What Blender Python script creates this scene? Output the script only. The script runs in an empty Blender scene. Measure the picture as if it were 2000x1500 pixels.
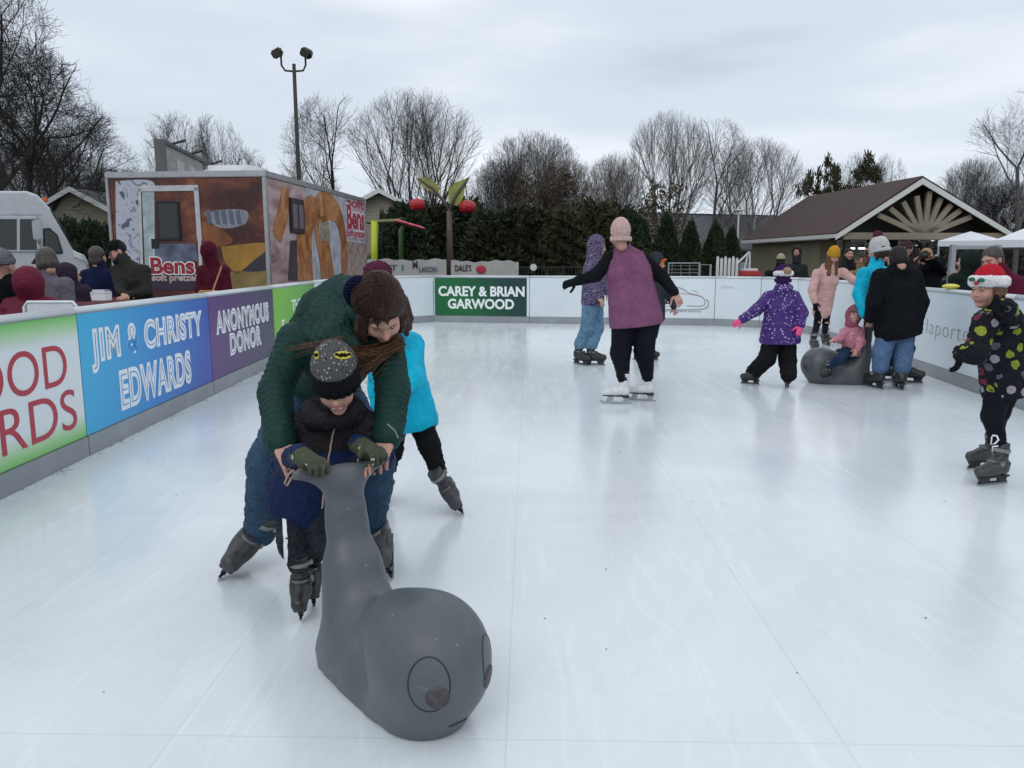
import bpy, bmesh, math, random
import numpy as np
from mathutils import Vector, Matrix
rad = math.radians
SC = bpy.context.scene
# ------------------------------------------------------------------ camera, sky, sun, exposure
H = 1.38                        # camera height above the rink floor
PITCH = rad(9.09)
cam_d = bpy.data.cameras.new("camera"); cam = bpy.data.objects.new("camera", cam_d)
SC.collection.objects.link(cam); SC.camera = cam
cam.location = (0, 0, H); cam.rotation_euler = (rad(90) - PITCH, 0, 0)
cam_d.sensor_width = 36; cam_d.lens = 27.0; cam_d.clip_start = .05; cam_d.clip_end = 2000

world = bpy.data.worlds.new("World"); SC.world = world; world.use_nodes = True
wt = world.node_tree; wt.nodes.clear()
def wn(t, **k):
    n = wt.nodes.new(t)
    for a, b in k.items(): setattr(n, a, b)
    return n
sky = wn('ShaderNodeTexSky', sky_type='NISHITA', sun_disc=False)
sky.sun_elevation = rad(42); sky.sun_rotation = rad(200)
bg1 = wn('ShaderNodeBackground'); bg1.inputs[1].default_value = .08
wt.links.new(sky.outputs[0], bg1.inputs[0])
bg2 = wn('ShaderNodeBackground'); bg2.inputs[1].default_value = 1.22
tc = wn('ShaderNodeTexCoord'); sep = wn('ShaderNodeSeparateXYZ'); wt.links.new(tc.outputs['Generated'], sep.inputs[0])
mp = wn('ShaderNodeMapping'); mp.inputs['Scale'].default_value = (.9, .9, 4.0); mp.inputs['Rotation'].default_value = (0, rad(-9), 0)
wt.links.new(tc.outputs['Generated'], mp.inputs[0])
ns = wn('ShaderNodeTexNoise'); ns.inputs['Scale'].default_value = 1.5; ns.inputs['Detail'].default_value = 4.5; ns.inputs['Roughness'].default_value = .48
wt.links.new(mp.outputs[0], ns.inputs['Vector'])
def wmath(op, a, b):
    n = wn('ShaderNodeMath', operation=op)
    for i, x in enumerate((a, b)):
        if isinstance(x, (int, float)): n.inputs[i].default_value = x
        else: wt.links.new(x, n.inputs[i])
    return n.outputs[0]
fac = wmath('ADD', wmath('MULTIPLY', sep.outputs[2], 1.15), wmath('MULTIPLY', wmath('SUBTRACT', ns.outputs[0], .5), 2.3))
cr = wn('ShaderNodeValToRGB'); cr.color_ramp.interpolation = 'EASE'
e = cr.color_ramp.elements
e[0].position = 0.0; e[0].color = (.50, .56, .645, 1)
e[1].position = .72; e[1].color = (.83, .87, .93, 1)
x = cr.color_ramp.elements.new(.26); x.color = (.60, .665, .745, 1)
wt.links.new(fac, cr.inputs[0]); wt.links.new(cr.outputs[0], bg2.inputs[0])
mx = wn('ShaderNodeMixShader'); mx.inputs[0].default_value = .9
wt.links.new(bg1.outputs[0], mx.inputs[1]); wt.links.new(bg2.outputs[0], mx.inputs[2])
wo = wn('ShaderNodeOutputWorld'); wt.links.new(mx.outputs[0], wo.inputs[0])

sun_d = bpy.data.lights.new("sun", 'SUN'); sun = bpy.data.objects.new("sun", sun_d); SC.collection.objects.link(sun)
sun_d.energy = .55; sun_d.angle = rad(25); sun_d.color = (1, .97, .93)
sun.rotation_euler = (rad(48), 0, rad(-20))
vs = SC.view_settings; vs.view_transform = 'Standard'; vs.look = 'None'; vs.exposure = 0.0; vs.gamma = 1
SC.cycles.use_denoising = True
SC.cycles.max_bounces = 6

# ------------------------------------------------------------------ helpers
SP, CP = math.sin(PITCH), math.cos(PITCH)
def ray(u, v):
    yc = (750 - v) / 1500
    return Vector(((u - 1000) / 1500, yc * SP + CP, yc * CP - SP))
def at(u, v, Y):
    d = ray(u, v); return Vector((0, 0, H)) + d * (Y / d.y)
def gr(u, v, z=0.):
    d = ray(u, v); return Vector((0, 0, H)) + d * ((z - H) / d.z)
def hit(u, v, p0, n):
    d = ray(u, v); o = Vector((0, 0, H)); return o + d * ((p0 - o).dot(n) / d.dot(n))

def link(o): SC.collection.objects.link(o); return o
def tag(o, label=None, cat=None, group=None, kind=None):
    if label: o['label'] = label
    if cat: o['category'] = cat
    if group: o['group'] = group
    if kind: o['kind'] = kind
    return o
def thing(name, label, cat, loc=(0, 0, 0), rz=0., group=None):
    o = bpy.data.objects.new(name, None); link(o); o.empty_display_size = .2
    o.location = loc; o.rotation_euler = (0, 0, rz)
    return tag(o, label, cat, group)
def mkmesh(name, V, F, mats, parent=None, mi=None, smooth=False):
    me = bpy.data.meshes.new(name)
    V = np.asarray(V, float)
    if isinstance(F, np.ndarray) and F.ndim == 2:
        n = F.shape[1]
        me.vertices.add(len(V)); me.vertices.foreach_set('co', V.ravel())
        me.loops.add(F.size); me.loops.foreach_set('vertex_index', F.ravel().astype(np.int32))
        me.polygons.add(len(F)); me.polygons.foreach_set('loop_start', (np.arange(len(F)) * n).astype(np.int32))
        me.update(calc_edges=True)
    else:
        me.from_pydata([tuple(v) for v in V], [], [tuple(f) for f in F]); me.update()
    if not isinstance(mats, (list, tuple)): mats = [mats]
    for m in mats: me.materials.append(m)
    if mi is not None: me.polygons.foreach_set('material_index', np.asarray(mi, np.int32))
    if smooth: me.polygons.foreach_set('use_smooth', np.ones(len(me.polygons), bool))
    o = bpy.data.objects.new(name, me); link(o)
    if parent: o.parent = parent
    return o
class MB:
    """collects boxes, tubes, prisms for one mesh"""
    def __init__(s): s.V = []; s.F = []; s.mi = []; s.cur = 0
    def add(s, V, F):
        b = len(s.V); s.V += [tuple(v) for v in V]; s.F += [tuple(b + i for i in f) for f in F]; s.mi += [s.cur] * len(F); return s
    def box(s, lo, hi, R=None, c=None, bev=0):
        x0, y0, z0 = lo; x1, y1, z1 = hi
        if bev > 0:
            bm = bmesh.new(); bmesh.ops.create_cube(bm, size=1)
            bmesh.ops.scale(bm, vec=(x1 - x0, y1 - y0, z1 - z0), verts=bm.verts)
            bmesh.ops.translate(bm, vec=((x0 + x1) / 2, (y0 + y1) / 2, (z0 + z1) / 2), verts=bm.verts)
            bmesh.ops.bevel(bm, geom=bm.edges[:], offset=bev, segments=2, affect='EDGES')
            bm.verts.ensure_lookup_table(); V = [v.co.copy() for v in bm.verts]; F = [[v.index for v in f.verts] for f in bm.faces]; bm.free()
        else:
            V = [Vector(p) for p in ((x0, y0, z0), (x1, y0, z0), (x1, y1, z0), (x0, y1, z0), (x0, y0, z1), (x1, y0, z1), (x1, y1, z1), (x0, y1, z1))]
            F = [(0, 3, 2, 1), (4, 5, 6, 7), (0, 1, 5, 4), (1, 2, 6, 5), (2, 3, 7, 6), (3, 0, 4, 7)]
        if R is not None: V = [R @ v + (Vector(c) if c else Vector()) for v in V]
        return s.add(V, F)
    def tube(s, pts, r, n=8, cap=True):
        pts = [Vector(p) for p in pts]
        rs = r if isinstance(r, (list, tuple)) else [r] * len(pts)
        V = []; F = []; prev = None
        for i, p in enumerate(pts):
            d = (pts[min(i + 1, len(pts) - 1)] - pts[max(i - 1, 0)]).normalized()
            if prev is None:
                a = Vector((0, 0, 1)) if abs(d.z) < .9 else Vector((1, 0, 0)); e1 = d.cross(a).normalized()
            else: e1 = (prev - d * prev.dot(d)).normalized()
            prev = e1; e2 = d.cross(e1)
            for k in range(n):
                t = 2 * math.pi * k / n; V.append(p + (e1 * math.cos(t) + e2 * math.sin(t)) * rs[i])
        for i in range(len(pts) - 1):
            for k in range(n): F.append((i * n + k, i * n + (k + 1) % n, (i + 1) * n + (k + 1) % n, (i + 1) * n + k))
        if cap: F.append(tuple(range(n))[::-1]); F.append(tuple((len(pts) - 1) * n + k for k in range(n)))
        return s.add(V, F)
    def prism(s, poly, dvec):
        """poly: 3d points of one face; extruded by dvec"""
        n = len(poly); P = [Vector(p) for p in poly]; d = Vector(dvec)
        return s.add(P + [p + d for p in P], [tuple(range(n))[::-1], tuple(range(n, 2 * n))] + [(i, (i + 1) % n, n + (i + 1) % n, n + i) for i in range(n)])
    def ribbon(s, pts, w, dvec):
        """flat stroke through 3d points, in the plane normal to dvec, thickness dvec"""
        pts = [Vector(p) for p in pts]; nrm = Vector(dvec).normalized()
        ws = w if isinstance(w, (list, tuple)) else [w] * len(pts)
        L = []; Rr = []
        for i, p in enumerate(pts):
            d = (pts[min(i + 1, len(pts) - 1)] - pts[max(i - 1, 0)]).normalized(); q = d.cross(nrm)
            L.append(p + q * ws[i] / 2); Rr.append(p - q * ws[i] / 2)
        for i in range(len(pts) - 1): s.prism([L[i], L[i + 1], Rr[i + 1], Rr[i]], dvec)
        return s
    def ball(s, c, r, n=10, m=7):
        c = Vector(c); r = Vector(r) if not isinstance(r, (int, float)) else Vector((r, r, r)); V = []; F = []
        for j in range(m + 1):
            ph = math.pi * j / m
            for k in range(n):
                t = 2 * math.pi * k / n; V.append(c + Vector((r.x * math.sin(ph) * math.cos(t), r.y * math.sin(ph) * math.sin(t), r.z * math.cos(ph))))
        for j in range(m):
            for k in range(n): F.append((j * n + k, (j + 1) * n + k, (j + 1) * n + (k + 1) % n, j * n + (k + 1) % n))
        return s.add(V, F)
    def build(s, name, mats, parent=None, smooth=False):
        return mkmesh(name, s.V, s.F, mats, parent, s.mi if isinstance(mats, (list, tuple)) else None, smooth)

# ------------------------------------------------------------------ materials
MC = {}
def srgb(r, g, b):
    f = lambda c: (c / 255 / 12.92) if c / 255 <= .04045 else ((c / 255 + .055) / 1.055) ** 2.4
    return (f(r), f(g), f(b))
class NT:
    def __init__(s, name):
        s.m = bpy.data.materials.new(name); s.m.use_nodes = True; s.t = s.m.node_tree; s.N = s.t.nodes
        s.b = s.N['Principled BSDF']; s.tc = s.n('ShaderNodeTexCoord'); s.co = s.tc.outputs['Object']
    def n(s, t, **k):
        q = s.N.new(t)
        for a, b in k.items(): setattr(q, a, b)
        return q
    def l(s, a, b): s.t.links.new(a, b)
    def noise(s, sc, det=3, ro=.55, vec=None, dist=0):
        q = s.n('ShaderNodeTexNoise'); q.inputs['Scale'].default_value = sc; q.inputs['Detail'].default_value = det
        q.inputs['Roughness'].default_value = ro; q.inputs['Distortion'].default_value = dist; s.l(vec or s.co, q.inputs['Vector']); return q.outputs[0]
    def map(s, scale=(1, 1, 1), rot=(0, 0, 0), loc=(0, 0, 0), vec=None):
        q = s.n('ShaderNodeMapping'); q.inputs['Scale'].default_value = scale; q.inputs['Rotation'].default_value = rot; q.inputs['Location'].default_value = loc
        s.l(vec or s.co, q.inputs[0]); return q.outputs[0]
    def ramp(s, fac, stops, interp='LINEAR'):
        q = s.n('ShaderNodeValToRGB'); q.color_ramp.interpolation = interp; el = q.color_ramp.elements
        while len(el) < len(stops): el.new(.5)
        for i, (p, c) in enumerate(stops):
            el[i].position = p; c = (c, c, c) if isinstance(c, (int, float)) else c; el[i].color = (*c[:3], 1)
        s.l(fac, q.inputs[0]); return q.outputs[0]
    def mix(s, fac, a, b, mode='MIX'):
        q = s.n('ShaderNodeMix', data_type='RGBA', blend_type=mode)
        for i, x in ((0, fac), (6, a), (7, b)):
            if isinstance(x, (int, float)): q.inputs[i].default_value = x if i == 0 else (x, x, x, 1)
            elif isinstance(x, tuple): q.inputs[i].default_value = (*x[:3], 1)
            else: s.l(x, q.inputs[i])
        return q.outputs[2]
    def math(s, op, a, b=0.):
        q = s.n('ShaderNodeMath', operation=op)
        for i, x in ((0, a), (1, b)):
            if isinstance(x, (int, float)): q.inputs[i].default_value = x
            else: s.l(x, q.inputs[i])
        return q.outputs[0]
    def bump(s, h, st=.3, d=.01):
        q = s.n('ShaderNodeBump'); q.inputs['Strength'].default_value = st; q.inputs['Distance'].default_value = d
        s.l(h, q.inputs['Height']); s.l(q.outputs[0], s.b.inputs['Normal'])
    def set(s, col=None, rough=None, metal=None, spec=None):
        for k, x in (('Base Color', col), ('Roughness', rough), ('Metallic', metal), ('Specular IOR Level', spec)):
            if x is None: continue
            if isinstance(x, tuple): s.b.inputs[k].default_value = (*x[:3], 1)
            elif isinstance(x, (int, float)): s.b.inputs[k].default_value = x
            else: s.l(x, s.b.inputs[k])
def mat(name, c, rough=.6, metal=0, var=.12, vs=6, bump=0, bs=60, spec=None):
    """plain procedural surface: base colour with noise variation and a fine bump"""
    if name in MC: return MC[name]
    n = NT(name); f = n.noise(vs, 4)
    lo = tuple(x * (1 - var) for x in c); hi = tuple(min(1, x * (1 + var)) for x in c)
    n.set(n.ramp(f, [(.3, lo), (.7, hi)]), n.math('ADD', n.math('MULTIPLY', n.noise(vs * 3, 2), .16), rough - .08), metal, spec)
    if bump: n.bump(n.noise(bs, 3), bump, .004)
    MC[name] = n.m; return n.m
def cloth(name, c, rough=.85, var=.18, weave=900, fold=.32, sheen=0, spec=.25):
    if name in MC: return MC[name]
    n = NT(name); f = n.noise(9, 5, .6)
    lo = tuple(x * (1 - var) for x in c); hi = tuple(min(1, x * (1 + var)) for x in c)
    n.set(n.ramp(f, [(.3, lo), (.7, hi)]), rough, 0, spec * .5)
    h = n.math('ADD', n.math('MULTIPLY', n.noise(24, 3, .5, n.map((1, 1, .55)), 1.6), 1.0), n.math('MULTIPLY', n.noise(weave, 1), .06))
    n.bump(h, fold, .02); MC[name] = n.m; return n.m
def knit(name, c):
    if name in MC: return MC[name]
    n = NT(name); w = n.n('ShaderNodeTexWave', bands_direction='Z'); w.inputs['Scale'].default_value = 26; w.inputs['Distortion'].default_value = 2.5; w.inputs['Detail'].default_value = 2; n.l(n.co, w.inputs['Vector'])
    r = n.noise(1, 3, .6, n.map((95, 95, 14))); f = n.math('ADD', n.math('MULTIPLY', r, .6), n.math('MULTIPLY', w.outputs[1], .4))
    n.set(n.ramp(f, [(.25, tuple(x * .55 for x in c)), (.5, c), (.75, tuple(min(1, x * 1.25) for x in c))]), .95, 0, .1); n.bump(f, 1., .012); MC[name] = n.m; return n.m
def denim(name, c):
    if name in MC: return MC[name]
    n = NT(name); f = n.noise(7, 6, .65, None, .6); g = n.noise(500, 1)
    lo = tuple(x * .62 for x in c); hi = tuple(min(1, x * 1.45) for x in c)
    col = n.mix(.25, n.ramp(f, [(.32, lo), (.68, hi)]), n.ramp(g, [(.35, lo), (.65, hi)])); n.set(col, .9, 0, .2)
    n.bump(n.noise(18, 4, .6, n.map((1, 1, 1.6)), 1.5), .6, .02); MC[name] = n.m; return n.m
def spots(name, base, cols, scale=30, thr=.35, rough=.7, stretch=(1, 1, 1), cells=True):
    """print with blobs of several colours"""
    n = NT(name); vec = n.map(stretch, (.3, .5, .2))
    v = n.n('ShaderNodeTexVoronoi'); v.inputs['Scale'].default_value = scale; v.inputs['Randomness'].default_value = 1; n.l(vec, v.inputs['Vector'])
    wob = n.math('ADD', v.outputs['Distance'], n.math('MULTIPLY', n.math('SUBTRACT', n.noise(scale * 2.5, 3), .5), .35))
    m = n.math('LESS_THAN', wob, thr)
    sp = n.n('ShaderNodeSeparateColor'); n.l(v.outputs['Color'], sp.inputs[0])
    k = len(cols); c = n.ramp(sp.outputs[0], [(i / k, cc) for i, cc in enumerate(cols)], 'CONSTANT')
    n.set(n.mix(m, base, c), rough, 0, .25); n.bump(n.noise(25, 4, .6, None, 1), .5, .02); MC[name] = n.m; return n.m
def grad(name, stops, axis=0, rough=.35, extra=None):
    """printed gradient along a generated axis (axis 0 x, 2 z)"""
    n = NT(name); sx = n.n('ShaderNodeSeparateXYZ'); n.l(n.tc.outputs['Generated'], sx.inputs[0])
    f = sx.outputs[axis]
    if extra: f = n.math('ADD', n.math('MULTIPLY', f, 1 - extra), n.math('MULTIPLY', sx.outputs[2 - axis], extra))
    n.set(n.ramp(f, stops), n.math('ADD', n.math('MULTIPLY', n.noise(12, 3), .2), rough - .1), 0, .4); MC[name] = n.m; return n.m

def text_geo(s, w, h, off=0., x0=0., z0=0., y=0., shear=0., space=1., depth=.0015):
    """lettering fitted in the box (x0,z0,w,h), standing in the xz plane and facing -y"""
    cu = bpy.data.curves.new('t', 'FONT'); cu.body = s; cu.align_x = 'LEFT'; cu.offset = 0; cu.shear = shear; cu.space_character = space; cu.space_line = .82; cu.resolution_u = 6 if h > .2 else 3
    def geo():
        ob = bpy.data.objects.new('t', cu); link(ob); dg = bpy.context.evaluated_depsgraph_get()
        me = ob.evaluated_get(dg).to_mesh(); V = np.array([v.co[:] for v in me.vertices]); F = [tuple(p.vertices) for p in me.polygons]
        ob.evaluated_get(dg).to_mesh_clear(); bpy.data.objects.remove(ob); return V, F
    V0, _ = geo(); lo = V0.min(0); hi = V0.max(0)
    if off: cu.offset = off
    cu.extrude = .004
    V, F = geo(); bpy.data.curves.remove(cu)
    X = x0 + (V[:, 0] - lo[0]) / (hi[0] - lo[0]) * w; Z = z0 + (V[:, 1] - lo[1]) / (hi[1] - lo[1]) * h
    Yv = y - (V[:, 2] + .004) / .008 * depth
    return np.stack([X, Yv, Z], 1), F
def lettering(parent, items, m, name='lettering'):
    mb = MB()
    for it in items:
        V, F = text_geo(**it) if isinstance(it, dict) else text_geo(*it)
        mb.add(V, F)
    return mb.build(name, m, parent)
# ------------------------------------------------------------------ ground, ice
def ice_mat():
    n = NT('synthetic_ice')
    mpv = n.map((1, 1, 1), (0, 0, rad(1.2)), (.06, -.05, 0))
    sx = n.n('ShaderNodeSeparateXYZ'); n.l(mpv, sx.inputs[0])
    def line(coord, period, off, w):
        f = n.math('FRACT', n.math('DIVIDE', n.math('ADD', coord, off), period)); d = n.math('ABSOLUTE', n.math('SUBTRACT', f, .5))
        return n.math('GREATER_THAN', d, .5 - w / period / 2)
    seam = n.math('MAXIMUM', line(sx.outputs[0], .98, 100 * .98, .006), line(sx.outputs[1], 2.0, 0.0, .006))
    patch = n.noise(.55, 5, .6, None, .8)
    fine = n.noise(7, 5, .7)
    sc1 = n.noise(3.2, 5, .7, n.map((3.5, .3, 1), (0, 0, rad(24))), .9)
    sc2 = n.noise(3.0, 5, .7, n.map((3, .28, 1), (0, 0, rad(-33)), (3, 1, 0)), 1.2)
    sc3 = n.noise(5.0, 4, .7, n.map((.5, 9, 1), (0, 0, rad(8)), (5, 2, 0)), .6)
    base = n.ramp(patch, [(.28, (.61, .67, .70)), (.55, (.70, .755, .78)), (.75, (.77, .815, .835))])
    scr = n.math('MAXIMUM', n.ramp(sc1, [(.56, 0.), (.72, 1.)]), n.math('MAXIMUM', n.ramp(sc2, [(.58, 0.), (.74, 1.)]), n.ramp(sc3, [(.6, 0.), (.8, .25)])))
    base = n.mix(n.math('MULTIPLY', scr, .42), base, (.86, .885, .90))
    thin = n.noise(26, 2, .5, n.map((.06, 1, 1), (0, 0, rad(62)), (1, 4, 0)), .4)
    base = n.mix(n.math('MULTIPLY', n.ramp(thin, [(.72, 0.), (.76, 1.)]), .12), base, (.45, .50, .55))
    def cuts(sc, rot, loc, w, col, k, st=(1, .45, 1)):
        f = n.math('ABSOLUTE', n.math('SUBTRACT', n.noise(sc, 1.5, .45, n.map(st, (0, 0, rad(rot)), loc), .5), .5)); return n.mix(n.math('MULTIPLY', n.ramp(f, [(w * .4, 1.), (w, 0.)]), k), base, col)
    for a in ((1.3, 20, (0, 0, 0), .004, (.88, .9, .92), .20), (1.9, -35, (4, 2, 1), .004, (.88, .9, .92), .16), (2.6, 60, (1, 7, 2), .005, (.48, .53, .57), .10), (3.4, 8, (9, 7, 5), .005, (.88, .9, .92), .14), (2.2, 100, (3, 3, 8), .004, (.5, .55, .58), .08), (4.5, -60, (6, 1, 3), .006, (.86, .88, .9), .12)): base = cuts(*a)
    base = n.mix(n.ramp(fine, [(.62, 0.), (.9, .25)]), base, (.86, .885, .90))
    spk = n.n('ShaderNodeTexVoronoi'); spk.inputs['Scale'].default_value = 1.7; n.l(n.co, spk.inputs['Vector'])
    base = n.mix(n.math('LESS_THAN', spk.outputs['Distance'], .016), base, (.18, .19, .2))
    base = n.mix(n.math('MULTIPLY', seam, .26), base, (.38, .43, .48))
    n.set(base, n.ramp(n.math('ADD', n.math('MULTIPLY', fine, .45), n.math('MULTIPLY', sc1, .55)), [(.3, .10), (.75, .28)]), 0, .5)
    n.bump(n.math('ADD', n.math('MULTIPLY', fine, .4), n.math('SUBTRACT', n.math('MULTIPLY', sc1, .6), n.math('MULTIPLY', seam, 1.))), .05, .006)
    return n.m
def asphalt_mat():
    n = NT('asphalt'); n.set(n.ramp(n.noise(3, 8, .7), [(.3, (.04, .042, .045)), (.7, (.085, .086, .088))]), .9); n.bump(n.noise(120, 3), .5, .01); return n.m
def grass_mat():
    n = NT('winter_grass'); n.set(n.ramp(n.noise(2, 8, .75), [(.3, (.035, .05, .022)), (.7, (.10, .10, .05))]), .95); n.bump(n.noise(60, 4), .8, .03); return n.m
def sheet(name, x0, x1, y0, y1, z, m, sub=1):
    o = mkmesh(name, [(x0, y0, z), (x1, y0, z), (x1, y1, z), (x0, y1, z)], [(0, 1, 2, 3)], m); tag(o, kind='structure'); return o
tag(sheet('ground', -900, 900, -300, 1500, -.06, grass_mat()), kind='structure')
tag(sheet('pavement', -30, 45, -10, 27, -.05, asphalt_mat()), kind='structure')

# rink outline: inner foot of the boards, left to right as seen from the rink
def LX(Y): return -2.86 - .034 * Y
def RX(Y): return 3.9 + .128 * Y
LJ = [(LX(y), y) for y in (-1.9, .5, 2.9, 5.36, 7.92, 10.35, 12.9)]
PATH = LJ + [(-3.27, 15.1), (-2.85, 16.75), (-1.80, 17.72), (.39, 17.3), (2.42, 16.98), (4.38, 16.66), (5.2, 16.15), (5.66, 15.3), (RX(14.3), 14.3), (RX(12.1), 12.1), (RX(9.8), 9.8), (RX(7.45), 7.45), (RX(5.1), 5.1), (RX(2.7), 2.7), (RX(.3), .3), (RX(-1.9), -1.9)]
ice = mkmesh('ice', [(x, y, 0) for x, y in PATH] + [(x, y, -.045) for x, y in PATH], [tuple(range(len(PATH)))[::-1], tuple(range(len(PATH), 2 * len(PATH)))], ice_mat())
tag(ice, kind='structure')

def hdpe():
    n = NT('white_board_plastic'); a = n.noise(2, 5, .6); sc = n.noise(4, 4, .7, n.map((1, 1, 9)), .8)
    c = n.ramp(a, [(.3, (.64, .70, .745)), (.7, (.71, .765, .80))]); c = n.mix(n.ramp(sc, [(.62, 0.), (.8, .35)]), c, (.42, .46, .5)); n.set(c, n.math('ADD', n.math('MULTIPLY', a, .25), .2), 0, .4); return n.m
m_hdpe = hdpe()
m_kick = mat('grey_kick_plastic', (.27, .29, .31), .45, var=.12, vs=3)
m_cap = mat('white_cap_rail', (.66, .70, .73), .35, var=.05)
m_alu = mat('aluminium', (.45, .47, .5), .35, .9)
m_white_letter = mat('white_print', (.82, .85, .86), .4, var=.02)
m_red_letter = mat('red_print', (.42, .025, .05), .4, var=.05)
m_grey_letter = mat('grey_print', (.24, .26, .28), .4, var=.05)
m_black = mat('black_rubber', (.012, .012, .014), .5)
G_CAREY = grad('green_banner_print', [(0, (.012, .12, .045)), (.3, (.012, .135, .04)), (.7, (.012, .06, .045)), (1, (.012, .035, .045))], 0, extra=.15)
G_BLUE = grad('blue_banner_print', [(0, (.045, .42, .72)), (.45, (.03, .25, .62)), (1, (.03, .085, .42))], 0, extra=-.1)
G_PURP = grad('purple_banner_print', [(0, (.11, .035, .19)), (.5, (.075, .04, .13)), (1, (.045, .04, .10))], 0)
G_LIME = grad('lime_banner_print', [(0, (.20, .52, .04)), (.6, (.12, .40, .035)), (1, (.07, .26, .04))], 0, extra=-.2)
G_WHT = grad('green_edged_banner_print', [(0, (.16, .50, .12)), (.07, (.36, .62, .30)), (.20, (.72, .77, .79)), (.80, (.72, .77, .79)), (.93, (.36, .62, .30)), (1, (.16, .50, .12))], 2)

BH = 1.06
def board(i, label, banner=None, group='boards round the skating rink'):
    P, Q = Vector((*PATH[i], 0)), Vector((*PATH[i + 1], 0)); d = Q - P; L = d.length
    o = thing('rink_board', label, 'rink board', P, math.atan2(d.y, d.x), group)
    g = .006
    MB().box((g, 0, .145), (L - g, .045, 1.012), bev=.004).build('panel', m_hdpe, o)
    MB().box((g / 2, -.014, .0), (L - g / 2, .052, .143), bev=.005).build('kick_plate', m_kick, o)
    mb = MB(); mb.box((0, -.012, 1.014), (L, .062, BH), bev=.012); mb.build('top_rail', m_cap, o, True)
    s = MB(); s.box((L - .035, .055, .02), (L + .01, .095, 1.0)); s.tube([(L * .5, .06, .95), (L * .5, .6, .02)], .02); s.build('brace', m_alu, o)
    if banner:
        b = MB(); x0, x1, z0, z1 = banner[1]; b.box((x0 if x0 > 0 else g, -.006, z0), (x1 if x1 > 0 else L - g, -.001, z1)).build('banner', banner[0], o)
    return o, L
FULL = (0, 0, .149, 1.010)
board(0, 'white rink board nearest the camera on the left side')
board(1, 'white rink board on the left, second from the near end')
b, L = board(2, 'white banner board with green edges and large red letters', (G_WHT, FULL))
lettering(b, [dict(s='OOD', w=1.02, h=.28, x0=L - 1.20, z0=.555, y=-.007, off=-.002), dict(s='ARDS', w=1.22, h=.28, x0=L - 1.33, z0=.235, y=-.007, off=-.002)], m_red_letter)
def inline(b, items, core):
    lettering(b, [dict(it, off=.056, y=-.0065) for it in items], m_white_letter)
    lettering(b, [dict(it, off=-.033, y=-.0085, depth=.001) for it in items], core)
b, L = board(3, 'bright blue gradient banner board lettered JIM & CHRISTY EDWARDS', (G_BLUE, FULL))
inline(b, [dict(s='JIM & CHRISTY', w=2.16, h=.29, x0=.17, z0=.59, space=1.12), dict(s='EDWARDS', w=1.42, h=.28, x0=.56, z0=.24, space=1.12)], mat('blue_ink', (.03, .24, .6), .4))
b, L = board(4, 'dark purple banner board lettered ANONYMOUS DONOR', (G_PURP, FULL))
inline(b, [dict(s='ANONYMOUS', w=1.95, h=.22, x0=.22, z0=.62, space=1.12), dict(s='DONOR', w=1.15, h=.22, x0=.62, z0=.35, space=1.12)], mat('purple_ink', (.07, .04, .12), .4))
b, L = board(5, 'lime green banner board, last before the far left corner', (G_LIME, FULL))
lettering(b, [dict(s='THE', w=.62, h=.15, x0=.98, z0=.66, off=.03, y=-.007), dict(s='F', w=.12, h=.16, x0=.40, z0=.40, off=.03, y=-.007)], m_white_letter)
board(6, 'plain white rink board where the left side starts to curve')
board(7, 'narrow white rink board in the middle of the far left corner')
board(8, 'white rink board between the left corner and the green name banner')
b, L = board(9, 'dark green banner board lettered CAREY & BRIAN GARWOOD', (G_CAREY, (.03, 2.17, .15, 1.006)))
lettering(b, [dict(s='CAREY & BRIAN', w=1.98, h=.21, x0=.13, z0=.60, off=.034, y=-.0065), dict(s='GARWOOD', w=1.52, h=.21, x0=.35, z0=.315, off=.034, y=-.0065)], m_white_letter)
board(10, 'plain white rink board right of the green name banner')
b, L = board(11, 'white far board printed with a car outline logo')
mb = MB()
def arc(pts, w): mb.ribbon([(x, -.004, z) for x, z in pts], w, (0, .004, 0))
def sm(pts, n=6):
    out = []
    P = [pts[0]] + pts + [pts[-1]]
    for i in range(1, len(P) - 2):
        for k in range(n):
            t = k / n; a, b_, c, d_ = [np.array(P[j]) for j in (i - 1, i, i + 1, i + 2)]
            out.append(tuple(.5 * ((2 * b_) + (-a + c) * t + (2 * a - 5 * b_ + 4 * c - d_) * t * t + (-a + 3 * b_ - 3 * c + d_) * t ** 3)))
    return out + [pts[-1]]
arc(sm([(.95, .86), (1.25, .80), (1.45, .69), (1.7, .62), (1.78, .5), (1.72, .42), (1.4, .42)]), .018)
arc(sm([(.45, .35), (1.0, .335), (1.65, .34), (1.83, .40), (1.85, .5), (1.80, .56)]), .022)
arc([(.35, .25), (.6, .26), (.9, .265)], .006)
mb.build('car_outline', m_grey_letter, b)
mb = MB(); arc(sm([(1.02, .69), (1.35, .68), (1.62, .64), (1.72, .60)]), .012); arc(sm([(1.5, .75), (1.6, .73), (1.62, .68)]), .01); mb.build('car_stripe', mat('faded_red_print', (.45, .2, .22), .4), b)
lettering(b, [dict(s='LaPorte', w=1.12, h=.17, x0=.08, z0=.46, off=.03, shear=.35, y=-.001)], m_black)
lettering(b, [dict(s='of La Porte', w=.74, h=.045, x0=.45, z0=.385, off=.0, shear=.3, y=-.001), dict(s='home of the lifetime warranty', w=1.0, h=.05, x0=.72, z0=.27, off=.02, shear=.3, y=-.001)], m_grey_letter)
b, L = board(12, 'white board with faint grey word at the start of the far right corner')
lettering(b, [dict(s='cloe', w=.26, h=.07, x0=.12, z0=.80, y=-.001)], mat('faint_print', (.42, .47, .5), .4))
board(13, 'narrow white rink board behind the purple jacket child')
board(14, 'white rink board behind the girl in the yellow hat')
b, L = board(15, 'white rink board behind the seated toddler, lettered ice')
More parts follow.
